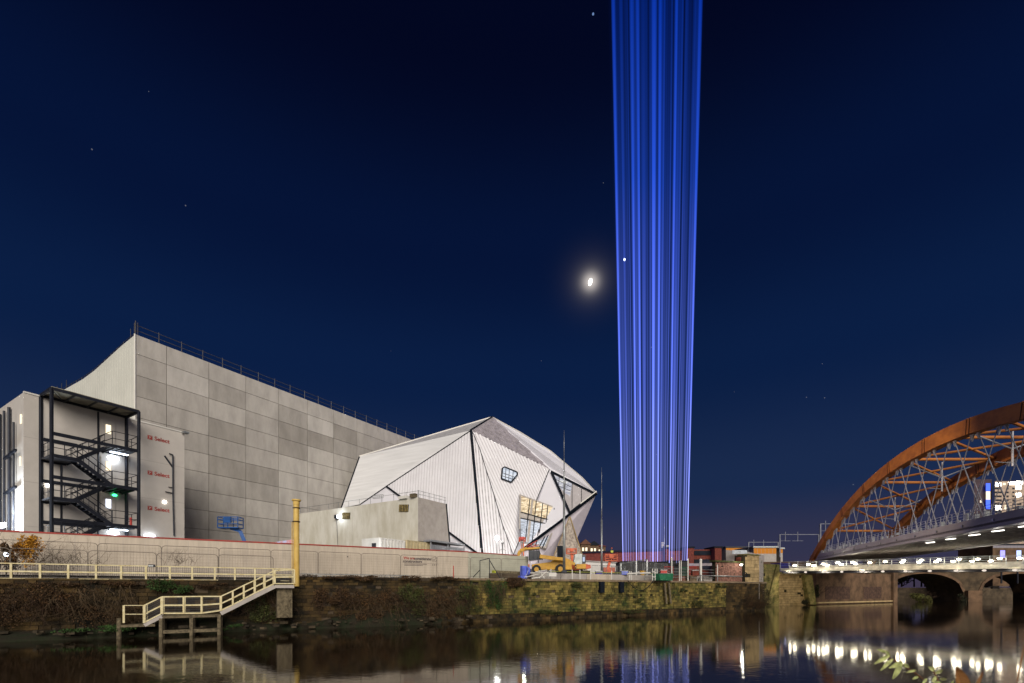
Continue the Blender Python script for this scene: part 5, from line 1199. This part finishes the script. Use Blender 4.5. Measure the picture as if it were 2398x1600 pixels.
for side in (0, 1):
    mb = MB(); gs = MB(); k_ = 0; s = 4.0
    while s < 70:
        top_ = az(s)-1.2
        for sg in (-1, 1):
            ln_ = (top_-9)*.55; e_ = s+sg*ln_
            if -1 < e_ < 74: mb.tube(BR(s+sg*.35, side, top_), BR(e_, side, 9.0), .045, n=5, cap=False)
            gs.prism([BR(s+sg*.05, side, top_+.1), BR(s+sg*.75, side, top_+.1), BR(s+sg*.42, side, top_-.75)], V((.12, -.04, 0)))
        s += 3.3
    each(mb, 'hanger', M_cable, t); each(gs, 'gusset', M_cable, t)
for side in (0, 1):
    mb = MB(); mb.ob(BR(-2, side, 7.9), BR(85, side, 7.9)-BR(-2, side, 7.9), V((.9, -.28, 0)), Z*1.05); g_ = mb.build('deck_girder', M_girder, t)
    mb = MB(); mb.ob(BR(-2, side, 7.86)+V((-.08, .02, 0)), BR(85, side, 7.9)-BR(-2, side, 7.9), V((.2, -.06, 0)), Z*.1); mb.build('flange', M_girder, g_)
mb = MB()
for s in range(10, 84, 4): mb.tube(BR(s, 0, 8.5)-V((.03, -.01, 0)), BR(s, 0, 8.5)-V((.1, -.03, 0)), .12, n=10)
each(mb, 'bolt_cover', M_galv, t)
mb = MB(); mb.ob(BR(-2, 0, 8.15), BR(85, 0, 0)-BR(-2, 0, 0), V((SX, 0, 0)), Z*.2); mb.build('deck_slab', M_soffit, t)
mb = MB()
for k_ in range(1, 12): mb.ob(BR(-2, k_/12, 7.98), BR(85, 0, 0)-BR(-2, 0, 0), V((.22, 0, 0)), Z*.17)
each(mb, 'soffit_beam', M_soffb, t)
mb = MB(); s = 1.0
while s < 80: mb.bar(BR(s, .04, 8.95), BR(s, .04, 9.95), .05); s += .9
for z in (9.2, 9.45, 9.7, 9.95): mb.bar(BR(1, .04, z), BR(80, .04, z), .035)
mb.build('parapet_railing', M_cable, t)
mb = MB(); s = 2.0
while s < 70: q = BR(s, .10, 9.0); mb.box(q+Z*rnd.uniform(.1, .5), (rnd.uniform(.1, .5), .2, rnd.uniform(.2, .7))); s += 1.3
each(mb, 'trackside_box', M_galv, t)
for s, pw in ((35, 6), (38.5, 8), (42, 12), (45, 14), (48, 18), (51, 25)):
    q = BR(s, .10, 7.72); mb = MB(); mb.box(q, (.2, .9, .06)); mb.build('soffit_lamp', E_soff, t); lamp(q-Z*.35, pw, (1, .93, .85), .12, t)
for s, u in ((44.8, .42), (48.5, .35)):
    mb = MB(); mb.box(BR(s, u, 7.9), (.5, 1.2, .06)); mb.build('blue_soffit_lamp', E_blue, t)
# masts hanging from the arches (overhead line supports)
for s in (19, 30, 41):
    mb = MB(); a = (BR(s, 0, az(s)-.6)+BR(s, 1, az(s)-.6))/2; mb.tube(a+Z*.2, a-Z*3.2, .09); mb.tube(BR(s, .15, az(s)-.8), a-Z*1.6, .07); mb.tube(BR(s, .85, az(s)-.8), a-Z*1.6, .07); mb.tube(a-Z*2.9, a-Z*3.1+V((-1.6, 0, .3)), .04); mb.build('catenary_post', M_cable, t)
t = thing('approach_viaduct', 'low dark railway viaduct beyond the left end of arches', 'viaduct', (50, 95, 3.7))
mb = MB(); mb.ob((40, 90, 3.7), (16, -3.4, 0), (5, 30, 0), Z*4.2); mb.build('masonry', M_brown, t)
mb = MB(); mb.ob((34, 92, 7.3), (22, -4.8, 0), (0, .3, 0), Z*.5); mb.build('parapet', M_soffb, t)
# added spots with no fittings: warm on the arches, lilac on the girder
q = V((27.5, 50, 0)); 
lamp(V((5.1, 45.5, 16)), 34000, (1, .76, .52), .4, lt, 'SPOT', aim=(48, 58, 15.5), spot=52)
lamp(V((30, 55, 5.4)), 420, (.8, .72, 1), .4, lt, 'SPOT', aim=(48, 60, 8.5), spot=130)
# overhead line gantries
def gantry(label, a, b_, dd, yt, yb, drops):
    p, q = P(a, yt, dd), P(b_, yt, dd); t = thing('line_gantry', label, 'gantry', (p.x, dd, zat(yb, dd)), 'overhead line gantries')
    for r_ in (p, q): mb = MB(); mb.bar(V((r_.x, dd, zat(yb, dd))), V((r_.x, dd, p.z)), .24, .24); mb.build('upright', M_rail2, t)
    mb = MB(); mb.bar(p, q, .12, .13); mb.build('beam', M_rail2, t); mb = MB()
    for dx in drops: c = P(dx, yt, dd); mb.bar(c+Z*.6, c-Z*1.5, .12); mb.bar(c-Z*1.4-V((1.2, 0, 0)), c-Z*1.4+V((1.2, 0, 0)), .07)
    each(mb, 'dropper', M_rail2, t)
gantry('small distant line gantry above the orange building', 1753, 1822, 120, 1270, 1305, (1765, 1788))
gantry('middle line gantry left of the arch springing', 1826, 1917, 105, 1252, 1305, (1839, 1868))
gantry('nearest line gantry seen through the arch foot', 1921, 2025, 95, 1227, 1300, (1933, 1972))

# ------------------------------------------------------------ background buildings
t = thing('brick_viaduct', 'long red brick building with piers behind the beams', 'building', (20, 100, 3.7))
M_br2 = M_brick
a, b_ = P(1330, 1295, 104), P(1612, 1286, 100); mb = MB(); mb.prism([V((a.x, 104, 3.7)), V((b_.x, 100, 3.7)), b_, a], (0, 6, 0)); mb.build('wall', M_br2, t)
mb = MB(); mb.bar(a+V((0, -.1, 0)), b_+V((0, -.1, 0)), .5, .35); mb.bar(a-Z*2.6+V((0, -.05, 0)), b_-Z*2.6+V((0, -.05, 0)), .2, .12); each(mb, 'cornice', M_gap, t)
for px0, px1, yt, dd in ((1559, 1566, 1285, 99), (1609, 1625, 1283.5, 98), (1674, 1690, 1283, 98)):
    p, q = P(px0, yt, dd), P(px1, yt, dd); mb = MB(); mb.ob((p.x, dd, 3.7), (q.x-p.x, 0, 0), (0, 5, 0), Z*(p.z-3.7)); mb.build('tower', M_br2, t)
    mb = MB(); mb.ob((p.x-.2, dd-.2, p.z), (q.x-p.x+.4, 0, 0), (0, 5.3, 0), Z*.3); mb.build('tower_cap', M_gap, t)
p, q = P(1625, 1287, 100), P(1676, 1285, 100); mb = MB(); mb.ob((p.x, 100, 3.7), (q.x-p.x, 0, 0), (0, 5, 0), Z*(p.z-3.7)); mb.build('wall', M_br2, t)
mb = MB()
for z in (-1.2, -3.0): mb.ob((p.x, 99.8, p.z+z), (q.x-p.x, 0, 0), (0, .3, 0), Z*.9)
each(mb, 'string_course', M_gap, t)
mb = MB(); mb.tube(P(1654, 1322, 99.8), P(1654, 1322, 99.6), 1.1, n=20); mb.build('arch_window', M_glassd, t)
lamp(P(1535, 1310, 88), 1600, (.35, .30, 1), .8, kind='POINT'); lamp(P(1440, 1310, 92), 900, (.55, .35, 1), .8)
a, b_ = P(1395, 1313, 88), P(1470, 1319, 86); t = thing('site_wall', 'pale lilac low wall left of the black cabins', 'wall', (a.x, 88, GZ)); mb = MB(); mb.prism([V((a.x-3, 88, GZ)), V((b_.x, 86, GZ)), b_, a-V((3, 0, 0))], (0, .4, 0)); mb.build('panel', M_whitel, t)
mb = MB(); mb.bar(a-V((3, .1, 0)), b_-V((0, .1, 0)), .3, .15); mb.build('coping', M_concl, t)
def house(label, px0, px1, ybase, yeave, yridge, dd, wm, rm, name='house'):
    p, q = P(px0, yeave, dd), P(px1, yeave, dd); w_ = q.x-p.x; zr = zat(yridge, dd); t = thing(name, label, 'building', (p.x, dd, 3.7))
    mb = MB(); mb.ob((p.x, dd, 3.7), (w_, 0, 0), (0, 8, 0), Z*(p.z-3.7)); mb.build('wall', wm, t)
    mb = MB(); mb.prism([V((p.x-.3, dd-.3, p.z)), V((q.x+.3, dd-.3, p.z)), V(((p.x+q.x)/2, dd-.3, zr))], (0, 8.6, 0)); mb.build('roof', rm, t); mb = MB()
    for k_ in (.25, .6): mb.box((p.x+w_*k_, dd-.03, p.z-1.3), (.5, .06, .9))
    each(mb, 'window', E_warm, t); return t
house('brown gabled house right of the prow tip', 1360, 1382, 1300, 1275, 1263, 125, M_brown, mat('roof_brown', (.12, .05, .03), .8))
house('dark roofed house with white gable beside slender mast', 1380, 1402, 1300, 1277, 1267, 128, M_brown, M_gap)
house('low brown terrace behind the slender mast', 1398, 1418, 1300, 1280, 1276, 130, M_brown, M_brick)
for px0, px1, y0, dd, lab, m_ in ((1549, 1555, 1270, 210, 'small distant lit tower left among the beams', emat('far_block', (.5, .5, .55), .5)), (1560, 1567, 1277, 205, 'small distant block right among the beams', emat('far_block2', (.6, .55, .5), .45))):
    p, q = P(px0, y0, dd), P(px1, y0, dd); t = thing('distant_tower', lab, 'tower', (p.x, dd, 3.7)); mb = MB(); mb.ob((p.x, dd, 3.7), (q.x-p.x, 0, 0), (0, 4, 0), Z*(p.z-3.7)); mb.build('wall', M_concl, t)
    mb = MB(); 
    for k_ in range(6): mb.ob((p.x+.1, dd-.05, p.z-.9-k_*1.4), (q.x-p.x-.2, 0, 0), (0, .05, 0), Z*.6)
    mb.build('window_band', m_, t)
def lit_block(label, px0, px1, ytop, ybot, dd, m_, cols_=10, rows_=1, cap=M_galv, wall=M_concl):
    p, q = P(px0, ytop, dd), P(px1, ytop, dd); t = thing('lit_building', label, 'building', (p.x, dd, 3.7)); w_ = q.x-p.x
    mb = MB(); mb.ob((p.x, dd, 3.7), (w_, 0, 0), (0, 10, 0), Z*(p.z-3.7)); mb.build('wall', wall, t); zb = zat(ybot, dd)
    mb = MB(); n_ = cols_
    for r_ in range(rows_):
        h = (p.z-zb)/rows_
        for k_ in range(n_): mb.ob((p.x+w_*(k_+.04)/n_, dd-.05, zb+h*(r_+.08)), (w_*.92/n_, 0, 0), (0, .05, 0), Z*h*.84)
    mb.build('lit_glazing', m_, t); mb = MB(); mb.ob((p.x-.3, dd-.4, p.z), (w_+.6, 0, 0), (0, 10, 0), Z*.35); mb.build('roof_edge', cap, t); return t
lit_block('long low building glowing orange left of pier', 1700, 1754, 1283, 1293, 130, E_amber, 9, cap=M_steel)
lit_block('orange glowing building with pale roof edge above pier', 1765, 1818, 1283, 1298, 118, E_amber, 6)
lit_block('sliver of orange lit building right of gantry upright', 1828, 1833, 1286, 1296, 118, E_amber, 1)
a = P(1700, 1288, 105); b_ = P(1790, 1301, 100); t = thing('ramp_wall', 'grey sloping retaining wall behind the stone pier', 'wall', (a.x, 104, 3.7)); mb = MB(); mb.prism([V((a.x, 105, 3.7)), V((b_.x, 100, 3.7)), b_, P(1752, 1293, 102), a], (0, 1, 0)); mb.build('panel', M_concl, t); mb = MB(); mb.box(P(1732, 1293, 101.5), (3.2, .1, .8)); mb.build('sign_panel', mat('pale_sign', (.4, .45, .5), .5), t)
# tower block at right
dd = 150; p, q = P(2288, 1121, dd), P(2440, 1121, dd)
KD = V((14*K(2330), 14, 0))
t = thing('tower_block', 'tower block with lit windows and blue light strip behind arches', 'tower', (p.x, dd, 3.7))
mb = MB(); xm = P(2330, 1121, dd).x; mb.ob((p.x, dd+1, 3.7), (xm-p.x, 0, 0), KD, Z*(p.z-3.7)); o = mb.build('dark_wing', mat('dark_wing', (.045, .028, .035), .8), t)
mb = MB(); p2 = P(2330, 1127, dd); mb.ob((xm, dd, 3.7), (q.x-xm, 0, 0), KD, Z*(p2.z-3.7)); mb.build('pale_wing', mat('pale_wing', (.38, .30, .24), .8), t)
for (x0, x1, y0, y1, m_, nm) in [(2310, 2319, 1132, 1150, E_blue, 'blue_strip'), (2310, 2319, 1151, 1170, E_warm, 'stair_window'), (2310, 2319, 1170, 1192, E_blue, 'blue_strip'), (2332, 2345, 1131, 1138, E_w, 'roof_light'), (2349, 2355, 1131, 1136, E_warm, 'roof_light'), (2362, 2379, 1129, 1135, E_w, 'roof_light'), (2380, 2395, 1127, 1134, E_w, 'roof_light'),
                           (2380, 2391, 1137, 1146, E_w, 'lit_window'), (2380, 2391, 1155, 1164, E_w, 'lit_window'), (2332, 2345, 1184, 1194, E_w, 'lit_window'), (2353, 2359, 1184, 1193, E_warm, 'lit_window'), (2296, 2299, 1172, 1177, E_warm, 'lit_window')]:
    a, b_ = P(x0, y0, dd-.1), P(x1, y1, dd-.1); mb = MB(); mb.ob(V((a.x, a.y, b_.z)), (b_.x-a.x, 0, 0), (0, .15, 0), Z*(a.z-b_.z)); mb.build(nm, m_, t)
for r_ in range(8):
    for (x0, x1) in ((2328, 2346), (2357, 2362), (2371, 2376), (2382, 2392)):
        if x0 == 2382 and r_ in (1, 3): continue
        a, b_ = P(x0, 1142+r_*9.2, dd-.05), P(x1, 1146+r_*9.2, dd-.05); mb = MB(); mb.ob(V((a.x, a.y, b_.z)), (b_.x-a.x, 0, 0), (0, .1, 0), Z*(a.z-b_.z)); mb.build('window', M_glassd, t)
lamp(V((P(2400, 1100, 135).x, 128, 34)), 5000, (1, .85, .7), 1.5, t, 'SPOT', aim=(P(2370, 1150, 150).x, 150, 28), spot=90)
# buildings under the deck at right
lit_block('row of pale lit windows under bridge deck at right', 2325, 2440, 1277, 1284, 128, emat('lilac_row', (.55, .48, .5), .5), 14, cap=M_steel, wall=M_brown)
t = thing('skyline_wood', 'dark tree line seen through the hangers', 'trees', (70, 140, 3.7)); mb = MB()
for _ in range(12): leaves(mb, (rnd.uniform(135, 165), 185, rnd.uniform(5, 15)), (5, 3, 3.5), 260, .8)
mb.build('foliage', M_night, t, fix=False); mb = MB()
for _ in range(8): x = rnd.uniform(135, 165); mb.tube((x, 185, 3.7), (x, 185, 9), .3, .15)
each(mb, 'trunk', M_twig, t)

# ------------------------------------------------------------ light beams
def beam_mat(name, s, edge):
    m, t, b = newmat(name); n = t.nodes.new; l = t.links.new; t.nodes.remove(b)
    tr = n('ShaderNodeBsdfTransparent'); e = n('ShaderNodeEmission'); ad = n('ShaderNodeAddShader'); tc = n('ShaderNodeTexCoord'); sp = n('ShaderNodeSeparateXYZ')
    l(tc.outputs['Object'], sp.inputs[0]); mr = n('ShaderNodeMapRange'); mr.inputs['From Max'].default_value = 90; l(sp.outputs['Z'], mr.inputs[0])
    r = n('ShaderNodeValToRGB'); l(mr.outputs[0], r.inputs[0]); r.color_ramp.elements[0].color = (.34, .38, .98, 1); r.color_ramp.elements[1].color = (.001, .035, .42, 1)
    e1 = r.color_ramp.elements.new(.3); e1.color = (.12, .18, .84, 1); e2 = r.color_ramp.elements.new(.65); e2.color = (.018, .075, .62, 1)
    lw = n('ShaderNodeLayerWeight'); lw.inputs['Blend'].default_value = .5; iv = n('ShaderNodeMath'); iv.operation = 'SUBTRACT'; iv.inputs[0].default_value = 1; l(lw.outputs['Facing'], iv.inputs[1])
    ml = n('ShaderNodeMath'); ml.operation = 'MULTIPLY'; pw = n('ShaderNodeMath'); pw.operation = 'POWER'; pw.inputs[1].default_value = 2.2; l(iv.outputs[0], pw.inputs[0]); l(pw.outputs[0], ml.inputs[0]); ml.inputs[1].default_value = s
    l(r.outputs[0], e.inputs[0]); l(ml.outputs[0], e.inputs[1]); l(tr.outputs[0], ad.inputs[0]); l(e.outputs[0], ad.inputs[1]); l(ad.outputs[0], t.nodes['Material Output'].inputs[0])
    m.cycles.emission_sampling = 'NONE'; return m
BM = {k_: beam_mat('beam_'+k_, s, 0) for k_, s in (('faint', .05), ('dim', .17), ('mid', .36), ('bright', .95))}
extra = [(.03, .5, 'dim'), (.145, .4, 'dim'), (.19, .4, 'dim'), (.265, .4, 'mid'), (.45, .4, 'dim'), (.59, .4, 'mid'), (.70, .4, 'dim'), (.85, .4, 'dim')]
bl = [(.008, 1, 'bright'), (.06, 2.6, 'dim'), (.095, 1, 'mid'), (.125, 1.6, 'dim'), (.165, .5, 'mid'), (.215, 1.2, 'bright'), (.245, .7, 'mid'), (.285, .9, 'bright'), (.345, 2.6, 'mid'), (.39, .8, 'dim'), (.425, .6, 'mid'), (.468, 1.7, 'bright'),
      (.505, 2.4, 'dim'), (.54, 1.1, 'bright'), (.575, .8, 'mid'), (.61, .5, 'dim'), (.64, 1.6, 'dim'), (.672, .5, 'mid'), (.72, .8, 'bright'), (.757, 2.3, 'mid'), (.792, .5, 'mid'), (.83, .6, 'mid'), (.87, 2.3, 'dim'), (.925, .8, 'mid'), (.957, 1.4, 'mid'), (.99, 1, 'bright')]
bl = sorted(bl+extra)
dn = {'bright': 'bright', 'mid': 'medium', 'dim': 'dim', 'faint': 'faint'}
zb_ = 6.7; rb = random.Random(21)
for i, (f, wd, k_) in enumerate(bl):
    dd = 70+rb.uniform(0, 3.4); xb = K(1458+152*f)*dd; z1 = zat(0, dd); x1 = K(1434+209*f)*dd; kx = (x1-xb)/(z1-zb_); zt = 190
    t = thing('light_beam', '%s %s blue light beam, %s from the left in the sheaf' % (dn[k_], 'broad' if wd > 1.5 else 'thin', ordn(i)), 'light beam', (xb, dd, zb_), 'blue light beams rising from the black cabins')
    mb = MB(); r0, r1 = .055*wd+.01, .30*wd**.8+.05; zs_ = [zb_, 30, 60, 98, zt]; 
    for a, c in zip(zs_, zs_[1:]):
        ra, rc = [r0+(r1-r0)*(z-zb_)/(98-zb_) for z in (a, c)]; mb.tube((xb+kx*(a-zb_), dd, a), (xb+kx*(c-zb_), dd, c), ra, rc, 20, cap=False)
    mb.build('shaft', BM[k_], t, smooth=True)
    mb = MB(); mb.tube((xb, dd, zb_-.25), (xb, dd, zb_), .08+.05*wd, n=10); mb.build('projector', M_steel, t)
for i, f in enumerate((.05, .30, .42, .52, .62, .76, .93)):
    dd = 75; xb = K(1458+152*f)*dd; z1 = zat(0, dd); x1 = K(1434+209*f)*dd; kx = (x1-xb)/(z1-zb_); t = thing('beam_haze', 'wide faint blue glow column, %s from the left behind the beams' % ordn(i), 'light beam', (xb, dd, zb_), 'faint wide glow columns')
    mb = MB(); mb.tube((xb, dd, zb_), (xb+kx*(190-zb_), dd, 190), .35, 2.6, 28, cap=False); mb.build('shaft', BM['faint'], t, smooth=True)

# ------------------------------------------------------------ moon, planet, star
q = P(1383, 660, 1500); X1 = V((1, 0, 0)); tl = V((.25, 0, 1)).normalized(); tx = tl.cross(V((0, 1, 0))).normalized()
mb = MB(); vs = [q+tx*6.2*math.cos(a_*math.pi/12)+tl*11.0*math.sin(a_*math.pi/12) for a_ in range(24)]; vs = [v if (v-q).dot(tx) > 0 else q+tl*(v-q).dot(tl)+tx*(v-q).dot(tx)*.75 for v in vs]
mb.prism(vs, (0, 3, 0)); tag(mb.build('moon', emat('moon_light', (1, .96, .88), 7)), 'bright half moon left of the blue beams', 'moon')
mb = MB(); mb.ball(P(1462.5, 608, 1500), 3.2, (.8, 1, 1.2)); tag(mb.build('planet', emat('planet_light', (.8, .9, 1), 4)), 'bright planet shining within the left edge of beams', 'planet')
mb = MB(); mb.ball(P(1389, 33, 1500), 3.2); tag(mb.build('star', emat('star_light', (.3, .5, 1), .5)), 'faint bluish star high left of the beams', 'star')

# ------------------------------------------------------------ near branch at lower right
t = thing('buddleia_branch', 'pale leafy branch leaning in from the lower right corner', 'branch', P(2260, 1640, 2.2))
st_ = [P(2066, 1527, 2.2), P(2085, 1542, 2.2), P(2110, 1555, 2.2), P(2145, 1578, 2.2), P(2190, 1612, 2.2), P(2260, 1680, 2.2)]
M_sr = mat('stem_red', (.18, .07, .035), .6)
mb = MB(); mb.path(st_, .0025, 6); mb.build('stem', M_sr, t); mb = MB(); mb.path([P(2185, 1570, 2.35), P(2200, 1600, 2.35), P(2215, 1650, 2.35)], .003); mb.build('stem', M_sr, t)
def leaf(mb, a, b_, w_):
    d_ = b_-a; s = d_.cross(V((0, 1, 0))).normalized()*w_; up = V((0, -1, 0))*w_*.4; n_ = 7; prev = None
    for i in range(n_+1):
        u = i/n_; ww = math.sin(math.pi*min(1, u*.92+.05))**.8*(1-.25*u); c = a.lerp(b_, u)+Z*(-.1*d_.length*(u**2)); cur = [c-s*ww+up, c, c+s*ww+up]
        if prev: mb.face([prev[0], cur[0], cur[1], prev[1]]); mb.face([prev[1], cur[1], cur[2], prev[2]])
        prev = cur
mb = MB()
for a, b_, w_ in (((2075, 1528), (2053, 1518), .008), ((2082, 1535), (2046, 1550), .012), ((2083, 1536), (2070, 1520), .009), ((2090, 1543), (2060, 1566), .011), ((2112, 1552), (2080, 1560), .013), ((2110, 1553), (2088, 1586), .016), ((2115, 1556), (2128, 1562), .01), ((2145, 1570), (2120, 1572), .007),
                 ((2150, 1585), (2135, 1588), .008), ((2170, 1590), (2158, 1598), .01), ((2187, 1572), (2172, 1558), .01), ((2190, 1578), (2205, 1566), .012), ((2192, 1585), (2180, 1594), .012), ((2200, 1592), (2215, 1588), .011), ((2230, 1600), (2226, 1596), .014), ((2185, 1597), (2205, 1606), .016)):
    leaf(mb, P(*a, 2.2), P(*b_, 2.18), w_)
mb.build('foliage', M_bud, t, fix=False)
t = thing('brown_branch', 'blurred brown branch at the lower right frame corner', 'branch', P(2270, 1640, 1.3)); mb = MB()
for a, b_, w_ in (((2262, 1640), (2235, 1552), .022), ((2272, 1640), (2300, 1565), .007), ((2380, 1600), (2398, 1500), .004)): leaf(mb, P(*a, 1.3), P(*b_, 1.3), w_)
mb.build('foliage', mat('brown_near', (.20, .085, .02), .7), t, fix=False); mb = MB(); mb.path([P(2262, 1640, 1.3), P(2330, 1700, 1.3)], .004); mb.build('stem', M_twig, t)
for o in bpy.data.objects:
    if '_loc' in o: del o['_loc']
